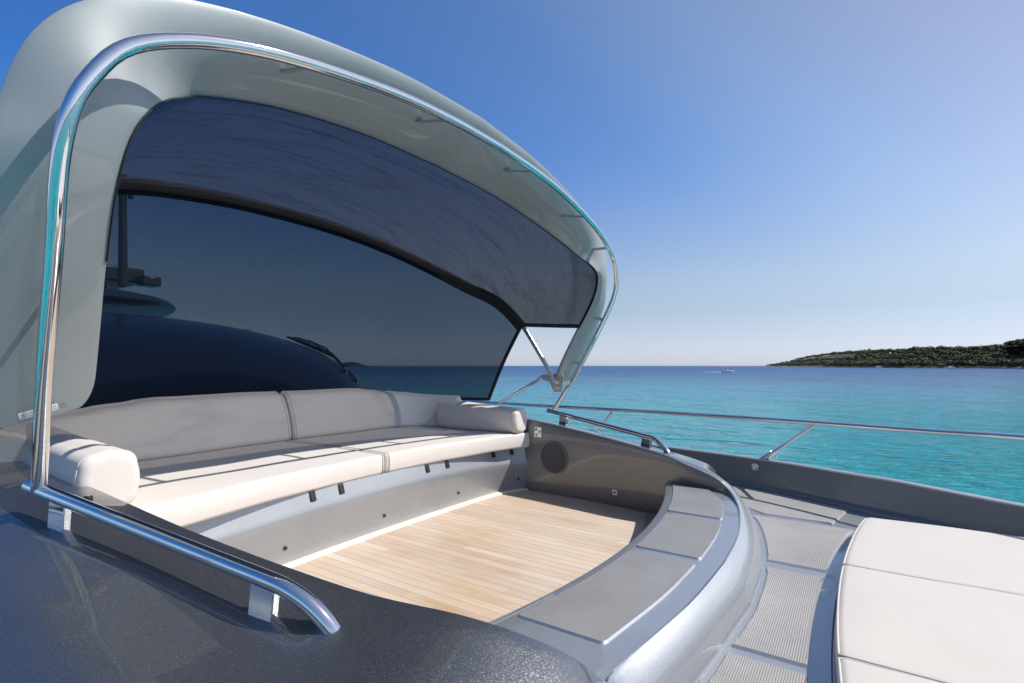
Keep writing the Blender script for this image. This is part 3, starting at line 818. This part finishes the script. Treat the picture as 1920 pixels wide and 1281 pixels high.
# mesh screen from the rear bow down behind the sofa
foot = cr([(-2.72, -1.60, .70), (-3.0, -1.52, .70), (-3.45, -1.2, .72), (-3.64, -.6, .73), (-3.68, 0, .73), (-3.64, .6, .73), (-3.45, 1.2, .72), (-3.0, 1.52, .70), (-2.72, 1.60, .70)], 8)
Ft = resample([Vector((x, CY + o, z)) for x, o, z in foot], 121); Bt = resample(fb, 121); rows = []
for i in range(121):
    r = []
    for k in range(25):
        t = k / 24; p = Bt[i].lerp(Ft[i], t); p = p + Vector((-.02 * sin(pi * t), 0, 0)) + Vector((noise.noise(p * 3) * .006, 0, 0)); r.append(p)
    rows.append(r)
V, F = grid(rows); mesh("mesh_screen", V, F, SCRF, cano, True)
hem("screen_hem", rows[0], .020); hem("screen_hem", rows[-1], .020)
hem("screen_hem", [r[0] + Vector((-.03, 0, -.035)) for r in rows], .020, .5); hem("screen_hem", [r[-1] for r in rows], .014)
# pivot brackets, struts and label
for s in (-1, 1):
    P0 = Vector((-1.985, CY + s * 1.525, .862)); y = CY + s * 1.545
    pts = [(-1.93, .90), (-1.95, .96), (-2.03, .93), (-2.14, .925), (-2.16, .90), (-2.06, .865), (-2.02, .79), (-1.955, .785)]
    if s < 0: pts = [(-2.02, .90), (-2.03, .95), (-2.14, .93), (-2.16, .90), (-2.06, .875)]; y = CY - 1.58
    Vv = [(x, y - .006, z) for x, z in pts] + [(x, y + .006, z) for x, z in pts]; n = len(pts)
    Ff = [tuple(range(n)), tuple(reversed(range(n, 2 * n)))] + [(i, n + i, n + (i + 1) % n, (i + 1) % n) for i in range(n)]
    o = mesh("pivot_bracket", Vv, Ff, BRUSH, cano, True, 30); bevel(o, .002)
    if s < 0: continue
    d = Vector((-1.90, CY + s * 1.63, .865)) - Vector((-1.985, y, .85)); R = frame_rot(d, (0, 0, 1))
    box("pivot_arm", Vector((-1.985, y, .85)) + d * .5, (d.length, .012, .035), BRUSH, cano, R, .002)
    if s > 0: tube("strut", [Vector((-2.13, y, .905)), Vector((-2.45, y + s * .03, .74)), Vector((-2.78, y + s * .06, .575))], .0125, STEEL, cano, 16)
    box("caution_tag", (-1.985, y - s * .008 if s > 0 else y + .008, .815), (.03, .002, .022), WHITEP, cano, None, 0)
    box("caution_tag", (-1.985, y - s * .0092 if s > 0 else y + .0092, .809), (.03, .001, .006), RED, cano, None, 0)

# ------------------------------------------------------------------ bulwark and guard rail
def bulwark(side, label, group="grey bulwarks along the deck edge"):
    b = empty("bulwark", (0, CY + side * 2.4, DZ), label, "bulwark", group)
    rows = []; cap = []; hull = []
    n = len(BWs)
    for i, (x, y, z) in enumerate(BWs):
        a = BWs[max(0, i - 1)]; c = BWs[min(n - 1, i + 1)]; t = Vector((c[0] - a[0], c[1] - a[1])).normalized(); nx, ny = -t.y, t.x
        if ny < 0: nx, ny = -nx, -ny
        if i == n - 1: nx, ny = 1, 0
        def Pt(d, zz): return (x + nx * d, CY + side * (y - CY + ny * d), zz)
        rows.append([Pt(-.02, DZ - .002), Pt(-.018, DZ + .012), Pt(-.004, DZ + .02), Pt(0, DZ + .04), Pt(.012, z - .03), Pt(.014, z - .012)])
        cap.append([Pt(.014, z - .013), Pt(.012, z - .004), Pt(.018, z), Pt(.05, z + .002), Pt(.085, z - .004), Pt(.10, z - .02), Pt(.10, z - .05)])
        hull.append([Pt(.10, z - .05), Pt(.11, z - .25), Pt(.05, -.8), Pt(-.10 if x < 2 else -.3, -1.6), Pt(-.3 if x < 2 else -.6, SEA - .3)])
    V, F = grid(rows); mesh("bulwark_face", V, F, BULW, b, True, 50)
    V, F = grid(cap); mesh("cap_rail", V, F, DECKP, b, True, 50)
    V, F = grid(hull); mesh("hull_side", V, F, BULW, b, True, 50)
    return b
bulwark(1, "grey bulwark with pale cap along the far edge of the deck, above the sea")
bulwark(-1, "grey bulwark with pale cap along the near edge of the deck, below the camera")
def bw_at(x):
    for a, c in zip(BWs, BWs[1:]):
        if a[0] <= x <= c[0]:
            f = (x - a[0]) / (c[0] - a[0]); return a[1] + (c[1] - a[1]) * f, a[2] + (c[2] - a[2]) * f
    return BWs[-1][1], BWs[-1][2]
RL = [(-13.140, 4.511, 0.606), (-4.380, 4.450, 0.606), (-2.716, 4.362, 0.606), (-1.542, 4.310, 0.606), (-0.832, 4.196, 0.608), (-0.201, 4.030, 0.612), (0.307, 3.802, 0.621), (0.718, 3.592, 0.636), (1.402, 3.267, 0.650), (2.278, 2.803, 0.667), (3.154, 2.278, 0.667)]
def guard(side, label):
    g = empty("guard_rail", (0, CY + side * 2.4, .2), label, "railing", "steel guard rails on the bulwarks")
    P = [Vector((x, CY + side * (y - CY), z)) for x, y, z in cr(RL, 8)]
    tube("top_rail", P, .0165, STEEL, g, 24)
    for xt in (-7.6, -6.2, -4.75, -3.25, -1.743, -.237, 1.25, 2.6):
        T = min(P, key=lambda q: abs(q.x - xt)); xb = xt - .325; y, z = bw_at(xb)
        B_ = Vector((xb, CY + side * (y + .045 - CY), z))
        sn = tube("stanchion", [T, T.lerp(B_, .5), B_], .0125, STEEL, g, 20)
        d = (T - B_).normalized(); tube("stanchion_foot", [B_ - d * .01, B_ + d * .05, B_ + d * .10], [.024, .022, .018], STEEL, sn, 20)
        V = []; c = B_ + Vector((.075, 0, .022)); ringp = [c + Vector((cos(a) * .016, 0, sin(a) * .016)) for a in [2 * pi * k / 16 for k in range(17)]]
        tube("ring_eye", ringp, .0035, STEEL, sn, 8)
guard(1, "polished guard rail with slanted stanchions on the far bulwark, before the sea")
guard(-1, "polished guard rail on the near bulwark, behind the camera")
yb, zb = bw_at(-.614); fl_ = empty("deck_fitting", (-.614, yb, .239), "round steel fitting set into the far bulwark face below the stanchion", "fitting")
V, F = discVF((-.614, yb + .004, .239), (-.28, -1, 0), .030, .009, 32); mesh("fitting_flange", V, F, BRUSH, fl_, True, 40)
V, F = discVF((-.617, yb - .006, .239), (-.28, -1, 0), .015, .010, 24); mesh("fitting_cap", V, F, STEEL, fl_, True, 40)
for s in (-1, 1):
    V, F = discVF((-.617 + s * .023, yb - .006 - s * .006, .239), (-.28, -1, 0), .005, .004, 12); mesh("fitting_screw", V, F, BLACK, fl_, True, 40)

# ------------------------------------------------------------------ deck nonskid panels
def base_x(off):  # outline of the coaming on the deck
    tab = sorted([(abs(s[9]), s[10]) for s in (HALFN if off < 0 else HALF)]); return interp(tab, abs(off))
def padx(off): return -.045 + .062 * off * off + .03 * max(0, abs(off) - 1.0) ** 2 * 4
def dpanel(o0, o1, gap0=.018, gap1=.075, extra=None):
    P = []; n = 10
    for i in range(n + 1):
        t = o0 + (o1 - o0) * i / n; P.append((base_x(t) + gap0, CY + t))
    for i in range(n + 1):
        t = o1 + (o0 - o1) * i / n; P.append((min(padx(t), .4) - gap1, CY + t))
    slab("deck_nonskid", rounded_poly(P, .02, 3) if False else [Vector(p) for p in P], DZ, DZ + .009, SKID, dk, .009, DECKP)
dk = empty("nonskid_mats", (-.2, CY, DZ), "grey ribbed nonskid panels laid on the deck between cockpit and sunpad", "deck panels")
for a, b in ((.565, 1.33), (-.31, .48), (-1.2, -.355)): dpanel(a, b)
# side-deck panel on the far and near walkway
for s in (1, -1):
    P = []
    for x in [-4 + .25 * i for i in range(16)] + [-.02]:
        y, z = bw_at(x); P.append(Vector((x, CY + s * (y - CY - .06))))
    Q = []
    for x in [-.10 - .12 * i for i in range(33)]:
        o_ = max(1.39, boff(x, HALF) + .05) if x < -.3 else 1.39; Q.append(Vector((x, CY + s * o_)))
    slab("deck_nonskid", P + Q, DZ, DZ + .009, SKID, dk, .009, DECKP)

# ------------------------------------------------------------------ sunpad
sp_ = empty("sunpad_plinth", (.9, CY, DZ), "low grey plinth under the cream sunpad cushions", "plinth")
P = []
for i in range(31):
    t = -1.16 + 2.32 * i / 30; P.append(Vector((padx(t) + .045, CY + t)))
P += [Vector((1.3, CY + 1.02)), Vector((2.6, CY + .6)), Vector((2.6, CY - .6)), Vector((1.3, CY - 1.02))]
slab("plinth_body", P, DZ, .103, HULLD, sp_, .004)
rows = []
for i in range(45):
    t = -1.32 + 2.64 * i / 44; x = padx(t)
    rows.append([(x - .070, CY + t, DZ + .001), (x - .062, CY + t, DZ + .003), (x - .045, CY + t, DZ + .008), (x - .022, CY + t, DZ + .014), (x - .016, CY + t, DZ + .014), (x - .012, CY + t, DZ + .002)])
V, F = grid(rows); mesh("plinth_coving", V, F, DECKP, sp_, True, 50)
def sunpad(o0, o1, label):
    # grid surface: rows across, closed section along x
    path = []; n = 21
    for i in range(n): path.append(((1.2, CY + o0 + (o1 - o0) * i / (n - 1), 0), (1, 0, 0)))
    def sect(t):
        o = o0 + (o1 - o0) * t; return rrect(padx(o) - 1.2, (2.3 - abs(o) * 1.0) - 1.2, .103, .192, .022, 5, .004)
    o, rows = cushion("sunpad_cushion", path, sect, PAD, label, "cushion", "cream sunpad cushions on the foredeck", None, .016, False)
    # piping round the top outline
    for zz, ins in ((.180, .004),):
        P = []
        ts = [i / 40 for i in range(41)]
        for t in ts:
            o_ = o0 + .010 + (o1 - o0 - .020) * t; P.append((padx(o_) + .001, CY + o_, .184))
        end = [(x, CY + o1 - .006, .1865) for x in [padx(o1) + .02 + .1 * i for i in range(20)]]
        st = [(x, CY + o0 + .006, .1865) for x in reversed([padx(o0) + .02 + .1 * i for i in range(20)])]
        V1, F1 = tubeVF(st + P + end, .0035, 8); m = mesh("piping", V1, F1, PAD, o, True)
    return o
sunpad(.3945, 1.235, "far sunpad cushion beside the bulwark, upper right in the photo")
sunpad(-.395, .393, "middle sunpad cushion, its rounded edge facing the cockpit")
sunpad(-1.235, -.3965, "near sunpad cushion, only its corner seen at the bottom edge")

# ------------------------------------------------------------------ coachroof, windscreen, flybridge beyond
ws = empty("windscreen", (-8.3, CY, .6), "huge dark domed windscreen of the yacht behind the mesh screen", "windscreen")
V = []; F = []; nu, nv = 96, 24; cx, rx, ry, rz = -8.2, 4.35, 3.2, 1.06
rows = []
for j in range(nv + 1):
    ph = pi / 2 * j / nv; r = []
    for i in range(nu):
        a = 2 * pi * i / nu; cc = cos(ph) ** .8; r.append((cx + rx * cc * cos(a), CY + ry * cc * sin(a), .55 + rz * sin(ph)))
    rows.append(r)
V, F = grid(rows, False, True); mesh("glass_dome", V, F, DARKG, ws, True)
rows = []
for (k, z) in ((1.0, .50), (1.04, .54), (1.03, .60), (.995, .61)):
    rows.append([(cx + rx * k * cos(2 * pi * i / 96), CY + ry * k * sin(2 * pi * i / 96), z) for i in range(96)])
V, F = grid(rows, False, True); mesh("glass_frame", V, F, HULLD, ws, True, 40)
def domez(x, y):
    q = ((x - cx) / rx) ** 2 + ((y - CY) / ry) ** 2; c = min(1, q) ** .5; ph = math.acos(min(1, c ** 1.25)); return .55 + rz * sin(ph)
Dv = Vector((-sin(radians(33.7)), cos(radians(33.7)), 0)); Rv = Vector((cos(radians(33.7)), sin(radians(33.7)), 0))
for s in (1,):
    w = empty("windscreen_wiper", (-5.2, CY + s * 2.0, .7), "black twin-arm wiper parked on the right side of the dark domed windscreen", "wiper")
    def dp(x, o, h): return Vector((x, CY + s * o, domez(x, CY + o) + h))
    bl = [dp(-5.72 + .34 * i / 12, 1.55 + .5 * i / 12, .04) for i in range(13)]
    b0 = dp(-4.72, 1.62, .03); b1 = dp(-4.70, 1.76, .03); e = bl[5] + Vector((0, 0, .05))
    for b_ in (b0, b1): tube("wiper_arm", [b_, b_.lerp(e, .5) + Vector((0, 0, .07)), e + (b_ - b0) * .5], .011, BLACK, w, 8)
    tube("wiper_blade", bl, [.010 + .022 * sin(pi * i / 12) for i in range(13)], BLACK, w, 8)
    tube("wiper_blade", [q + Vector((-.04, 0, .03)) for q in bl[2:9]], [.010 + .02 * sin(pi * i / 6) for i in range(7)], BLACK, w, 8)
    for b_ in (b0, b1):
        V, F = discVF(b_ - Vector((0, 0, .05)), (0, 0, 1), .030, .08, 16); mesh("wiper_pivot", V, F, STEEL, w, True, 40)
fb_ = empty("flybridge_hardtop", (-12.5, CY, 1.6), "dark flybridge hardtop with slim mast far behind the windscreen", "hardtop")
def lozenge(name, x0, x1, w, z, h, m, par, taper=.5):
    rows = []
    for i in range(25):
        t = i / 24; x = x0 + (x1 - x0) * t; q = sqrt(max(0, 1 - t ** 3.0)); ww = w * (taper + (1 - taper) * q) * max(.03, q ** .6); hh = h * max(.06, q ** .5)
        r = []
        for k in range(24):
            a = 2 * pi * k / 24; c, s_ = cos(a), sin(a); r.append((x, CY + ww * (abs(c) ** .7) * (1 if c > 0 else -1), z + hh * (abs(s_) ** .7) * (1 if s_ > 0 else -1) - .05 * (1 - q) * 2))
        rows.append(r)
    V, F = grid(rows, False, True); F.append(tuple(range(24))); return mesh(name, V, F, m, par, True, 50)
lozenge("hardtop_lower", -16, -7.6, 2.7, 1.97, .16, HULLD, fb_)
lozenge("hardtop_upper", -16, -9.6, 2.25, 2.37, .045, HULLD, fb_)
lozenge("hardtop_visor", -16, -9.2, 2.2, 2.16, .05, DARKG, fb_)
for yy in (CY + 1.3, CY - 1.3, CY + .6):
    tube("hardtop_strut", [(-9.8, yy, 1.9), (-10.5, yy, 2.33)], .04, HULLD, fb_, 10)
box("equipment_box", (-11.2, 3.3, 2.60), (1.2, 1.4, .26), HULLD, fb_, None, .03)
box("equipment_box", (-10.45, 4.0, 2.50), (.3, .3, .17), HULLD, fb_, None, .03)
tube("mast", [(-9.9, 3.42, 2.3), (-9.9, 3.42, 3.2), (-9.9, 3.42, 4.12)], [.07, .06, .055], HULLD, fb_, 14)
tube("mast_spreader", [(-9.9, 3.42, 4.06), (-10.0, 3.1, 4.1), (-10.1, 2.8, 3.98)], .025, HULLD, fb_, 10)
box("mast_light", (-9.82, 3.5, 3.8), (.06, .06, .14), BLACK, fb_, None, .01)
# superstructure below
rows = []
for i, x in enumerate((-16, -12, -9, -7)):
    rows.append([(x, CY + s, z) for s, z in ((-2.3, .3), (-2.2, 1.2), (-1.8, 1.5), (0, 1.56), (1.8, 1.5), (2.2, 1.2), (2.3, .3))])
V, F = grid(rows); mesh("superstructure", V, F, HULLD, fb_, True, 50)

# ------------------------------------------------------------------ island, shore, woodland
Dv = Vector((-sin(radians(33.7)), cos(radians(33.7)), 0)); Rv = Vector((cos(radians(33.7)), sin(radians(33.7)), 0))
def W_(d, l, z=0): p = Dv * d + Rv * l; return Vector((p.x, p.y, SEA + z))
LEAF = None
def leafmat():
    m, n, b = mat("pine_foliage"); p = objco(n)
    no = node(n, "ShaderNodeTexNoise", Scale=.18, Detail=6.0, Roughness=.7); n.links.new(p, no.inputs["Vector"])
    n.links.new(ramp(n, no.outputs[0], [(.3, (.032, .046, .016)), (.55, (.058, .080, .028)), (.75, (.095, .118, .045))]), b.inputs["Base Color"])
    b.inputs["Roughness"].default_value = .75; return m
LEAF = leafmat()
def rockmat():
    m, n, b = mat("shore_rock"); p = objco(n)
    no = node(n, "ShaderNodeTexNoise", Scale=.35, Detail=8.0, Roughness=.75); n.links.new(p, no.inputs["Vector"])
    n.links.new(ramp(n, no.outputs[0], [(.35, (.07, .055, .04)), (.5, (.22, .17, .13)), (.68, (.42, .34, .27))]), b.inputs["Base Color"])
    b.inputs["Roughness"].default_value = .9; n.links.new(bump(n, no.outputs[0], .8, 1.5), b.inputs["Normal"]); return m
ROCK = rockmat()
SOIL = simple("scrub_soil", (.035, .045, .02), .9, 0, 0, None, .4, .2)
shore = cr([(2450, .478), (2304, .489), (1800, .53), (1382, .5625), (1050, .64), (864, .72), (760, .82), (691, .927), (600, 1.0), (560, 1.15), (540, 1.35), (540, 1.7), (600, 2.2)], 10)
SH = [(d, d * k) for d, k in shore]
def hill(i, u):
    d, l = SH[i]; k = l / d
    H = interp([(.49, 1.5), (.494, 14), (.505, 26), (.53, 34), (.5625, 33), (.65, 26), (.72, 24), (.82, 25), (.927, 26), (1.0, 27), (1.35, 30), (2.2, 30)], k)
    t = min(1, max(0, (u - 6) / 110)); t = t * t * (3 - 2 * t); back = max(0, 1 - max(0, u - 220) / 120)
    return (min(1, u / 6) * 2.4 * min(1, H / 8 + .25) + H * t) * back - (.6 if u <= 0 else 0)
us = [-3, 0, 2, 4, 6, 10, 20, 35, 55, 80, 110, 150, 220, 340]
rows = []
for i, (d, l) in enumerate(SH):
    a = Vector(SH[max(0, i - 1)]); c = Vector(SH[min(len(SH) - 1, i + 1)]); t = (c - a).normalized(); nn = Vector((t.y, -t.x))
    r = []
    for u in us:
        jit = noise.noise(Vector((i * .9, u * .3, 0))) * 3 if 0 <= u < 12 else 0
        z = hill(i, u) + (noise.noise(Vector((i * 1.7, u * .5, 7))) * 1.0 if 1 < u < 11 else 0)
        r.append(W_(d + nn.x * (u + jit), l + nn.y * (u + jit), z))
    rows.append(r)
V, F = grid(rows)
isl = mesh("island_terrain", V, F, [ROCK, SOIL], None, False); tag(isl, kind="structure")
nr = len(us) - 1
for k, f in enumerate(isl.data.polygons):
    f.material_index = 0 if (k % nr) < 5 else 1
# low reef running out from the point
rf = []
for i in range(40):
    t = i / 39; d = 2304 + 500 * t; k = .49 - .20 * t
    h = max(.1, 1.6 * noise.noise(Vector((i * .45, 2, 0))) + 1.0) * (1 - t * .7)
    if .55 < t < .8: h = -1
    rf.append([W_(d - 20, d * k, -1), W_(d, d * k, h * 2.2), W_(d + 20, d * k, h * 2), W_(d + 40, d * k, -1)])
V, F = grid(rf); tag(mesh("reef", V, F, ROCK, None, False), kind="structure")
def crownVF(c, r, h, n, rnd):
    """clump of leaf-sized faces through a crown's volume, in a few billows"""
    V = []; F = []; lob = [(Vector((0, 0, 0)), 1.0)]
    for k in range(5):
        a = rnd.uniform(0, 2 * pi); lob.append((Vector((cos(a) * .55, sin(a) * .55, rnd.uniform(-.3, .35))), rnd.uniform(.45, .65)))
    for k in range(n):
        lc, lr = rnd.choice(lob)
        v = Vector((rnd.gauss(0, 1), rnd.gauss(0, 1), rnd.gauss(0, 1))).normalized() * lr * rnd.uniform(.72, 1.02)
        q = lc + v; P = Vector((c[0] + q.x * r, c[1] + q.y * r, c[2] + q.z * h))
        nrm = (v + Vector((rnd.uniform(-.6, .6), rnd.uniform(-.6, .6), rnd.uniform(-.2, .6)))).normalized(); a = nrm.orthogonal().normalized(); b = nrm.cross(a); s = r * rnd.uniform(.11, .22)
        k0 = len(V); V += [P + a * s, P + b * s * .8, P - a * s * .9, P - b * s]; F.append((k0, k0 + 1, k0 + 2, k0 + 3))
    return V, F
rnd = random.Random(3); VV = []; FF = []
for i in range(1, len(SH) - 1):
    d, l = SH[i]; k = l / d
    if k > 2.0: continue
    a = Vector(SH[i - 1]); c = Vector(SH[i + 1]); t = (c - a); seg = t.length / 2; t = t.normalized(); nn = Vector((t.y, -t.x))
    far = d > 1200; step = 11 if not far else 17
    cnt = int(seg / step) + 1
    for u in ((9, 17, 27, 40, 55, 72, 92, 116, 150, 190) if not far else (10, 28, 55, 95, 120, 160, 200)):
        for q in range(cnt):
            uu = u + rnd.uniform(-5, 5); ss = rnd.uniform(-.5, .5) * seg
            fi_ = i + ss / seg; h0 = hill(max(0, min(len(SH) - 1, int(round(fi_)))), uu)
            if k < .492: continue
            hgt = rnd.uniform(5.5, 10.5) ; r = rnd.uniform(4, 7.5)
            if rnd.random() < .06: hgt *= 1.35
            P = W_(d + nn.x * uu + t.x * ss, l + nn.y * uu + t.y * ss, h0 + hgt * .62)
            v, f = crownVF(P, r, hgt * .42, 70 if far else 170, rnd); k0 = len(VV); VV += v; FF += [tuple(j + k0 for j in ff) for ff in f]
            if u < 30:
                b_ = P - Vector((0, 0, hgt * .62)); v, f = tubeVF([b_, P], [.45, .2], 5, False); k0 = len(VV); VV += v; FF += [tuple(j + k0 for j in ff) for ff in f]
o = mesh("woodland", VV, FF, LEAF, None, False); tag(o, "dark green pine wood covering the low island at the right", "woodland", None, "stuff")
# small wooded islet seen through the mesh
rows = []
for i in range(25):
    t = i / 24; l0 = -.352 + .062 * t; d = 2600; h = 24 * (sin(pi * min(1, t * 1.12)) ** .6 if t < .88 else .12) + noise.noise(Vector((i * .7, 0, 0))) * 3
    rows.append([W_(d, l0 * d, -1), W_(d + 6, l0 * d, 3), W_(d + 30, l0 * d, max(2, h * .8)), W_(d + 80, l0 * d, max(2, h)), W_(d + 200, l0 * d, -1)])
V, F = grid(rows); tag(mesh("islet_terrain", V, F, SOIL, None, True), kind="structure")

# ------------------------------------------------------------------ boats
def boat(d, px, L, kind, label, head=1):
    l = d * (px - 960) / 960
    root = empty("motorboat", W_(d, l), label, "boat", "small boats near the island")
    base = W_(d, l); X = Rv * head; Y = Vector((-X.y, X.x, 0))
    def P(a, b, z): return base + X * (a * L) + Y * (b * L) + Vector((0, 0, z * L))
    rows = []
    for i in range(17):
        t = i / 16; a = -.5 + t; w = .15 * (1 - max(0, (t - .45) / .55) ** 2.2) + .004; s = .085 + .055 * t ** 2
        rows.append([P(a, -w, s), P(a + .01 * t, -w * .9, s * .35), P(a - .02 * t, 0, -.03 + .06 * max(0, t - .8) * 4 * .3), P(a + .01 * t, w * .9, s * .35), P(a, w, s), P(a, w * .82, s - .01), P(a, 0, s - .05), P(a, -w * .82, s - .01)])
    V, F = grid(rows, False, True); F.append(tuple(range(8))); mesh("hull", V, F, WHITE, root, True, 40)
    if kind == 'open':
        V, F = boxVF(P(-.02, 0, .13), (.10 * L, .08 * L, .12 * L), frame_rot(X, (0, 0, 1))); o = mesh("console", V, F, WHITE, root); bevel(o, .1)
        V, F = boxVF(P(-.46, 0, .10), (.07 * L, .06 * L, .14 * L), frame_rot(X, (0, 0, 1))); o = mesh("outboard_motor", V, F, INK, root); bevel(o, .1)
        tube("bow_rail", [P(.45, 0, .17), P(.3, .10, .17), P(.1, .13, .15)], .04, BRUSH, root, 6)
    else:
        rows = []
        for i in range(9):
            t = i / 8; a = -.22 + .44 * t; h = .13 * sin(pi * min(1, .25 + .75 * (1 - t))) ** .7; w = .10 - .03 * t
            rows.append([P(a, -w, .09), P(a - .01, -w * .85, .09 + h), P(a - .01, w * .85, .09 + h), P(a, w, .09)])
        V, F = grid(rows); F.append((0, 1, 2, 3)); F.append((35, 34, 33, 32)); mesh("cabin", V, F, WHITE, root, True, 40)
        V, F = boxVF(P(-.02, 0, .165), (.30 * L, .187 * L, .045 * L), frame_rot(X, (0, 0, 1))); mesh("cabin_window", V, F, DARKG, root)
        V, F = boxVF(P(-.15, 0, .285), (.20 * L, .17 * L, .012 * L), frame_rot(X, (0, 0, 1))); mesh("awning", V, F, WHITE, root)
        for s in (-1, 1): tube("awning_pole", [P(-.23, s * .08, .1), P(-.23, s * .08, .285)], .05, BRUSH, root, 6)
    return root, P
bo, P = boat(288, 1364, 7.4, 'open', "white open speedboat under way with a person at its console")
moored = ((1434, 2100, 12, 'open', "smallest white boat moored off the tip of the island"), (1473, 1500, 13, 'cabin', "low white boat moored just right of the island's tip"),
          (1647, 840, 13.5, 'cabin', "white cabin cruiser moored below the middle of the wood"), (1783, 700, 13, 'cabin', "white cabin cruiser with blue-white hull moored farthest right"))
for px_, d_, L_b, kd, lb in moored: boat(d_, px_, L_b, kd, lb, -1)
# person at the console
bm = bmesh.new()
J = {'pel': (0, 0, .92), 'ch': (.03, 0, 1.30), 'nk': (.03, 0, 1.48), 'hd': (.05, 0, 1.60), 'ht': (.05, 0, 1.74), 'hl': (0, .10, .88), 'kl': (.06, .11, .50), 'fl': (0, .12, .05), 'tl': (.14, .12, .03),
     'hr': (0, -.10, .88), 'kr': (.04, -.11, .50), 'fr': (-.03, -.12, .05), 'tr': (.11, -.12, .03), 'sl': (.02, .19, 1.40), 'el': (.12, .24, 1.14), 'wl': (.36, .16, 1.12), 'sr': (.02, -.19, 1.40), 'er': (.12, -.24, 1.14), 'wr': (.36, -.16, 1.12)}
Rr = {'pel': .14, 'ch': .155, 'nk': .06, 'hd': .10, 'ht': .07, 'hl': .09, 'kl': .06, 'fl': .045, 'tl': .035, 'hr': .09, 'kr': .06, 'fr': .045, 'tr': .035, 'sl': .06, 'el': .045, 'wl': .035, 'sr': .06, 'er': .045, 'wr': .035}
E_ = [('pel', 'ch'), ('ch', 'nk'), ('nk', 'hd'), ('hd', 'ht'), ('pel', 'hl'), ('hl', 'kl'), ('kl', 'fl'), ('fl', 'tl'), ('pel', 'hr'), ('hr', 'kr'), ('kr', 'fr'), ('fr', 'tr'), ('ch', 'sl'), ('sl', 'el'), ('el', 'wl'), ('ch', 'sr'), ('sr', 'er'), ('er', 'wr')]
Rm = frame_rot(Rv, (0, 0, 1)); org = W_(288, 288 * (1364 - 960) / 960) + Rv * (-1.05) + Vector((0, 0, .35)); ks = list(J)
me = bpy.data.meshes.new("person"); me.from_pydata([tuple(Rm @ Vector(J[k]) ) for k in ks], [(ks.index(a), ks.index(b)) for a, b in E_], [])
per = link(bpy.data.objects.new("person", me)); per.location = org
CLO = simple("dark_clothes", (.03, .03, .035), .8); me.materials.append(CLO)
sk = per.modifiers.new("skin", 'SKIN')
for i, k in enumerate(ks): me.skin_vertices[0].data[i].radius = (Rr[k], Rr[k])
me.skin_vertices[0].data[0].use_root = True
per.modifiers.new("sub", 'SUBSURF').levels = 1
tag(per, "person in dark clothes standing at the console of the white speedboat", "person")
# wake: foam line behind the speedboat
FOAM = simple("sea_foam", (.75, .8, .82), .6)
wk = []
base = W_(288, 288 * (1364 - 960) / 960)
for i in range(30):
    t = i / 29; c = base - Rv * (3.4 + 22 * t) + Vector((0, 0, .06 * (1 - t) + .01)); w = .5 + 1.6 * t
    wk.append([c + Dv * w * (1 + .4 * noise.noise(Vector((i, 0, 0)))) * s * (1 if abs(s) > 0 else 1) + Vector((0, 0, .05 * noise.noise(Vector((i * 1.3, s * 3, 0))) - (.12 * (abs(s) > .9)) - .10 * t)) for s in (-1, -.6, -.2, .2, .6, 1)])
V, F = grid(wk); o = mesh("boat_wake", V, F, FOAM, None, True); tag(o, "thin white foam wake trailing behind the open speedboat", "wake", None, "stuff")
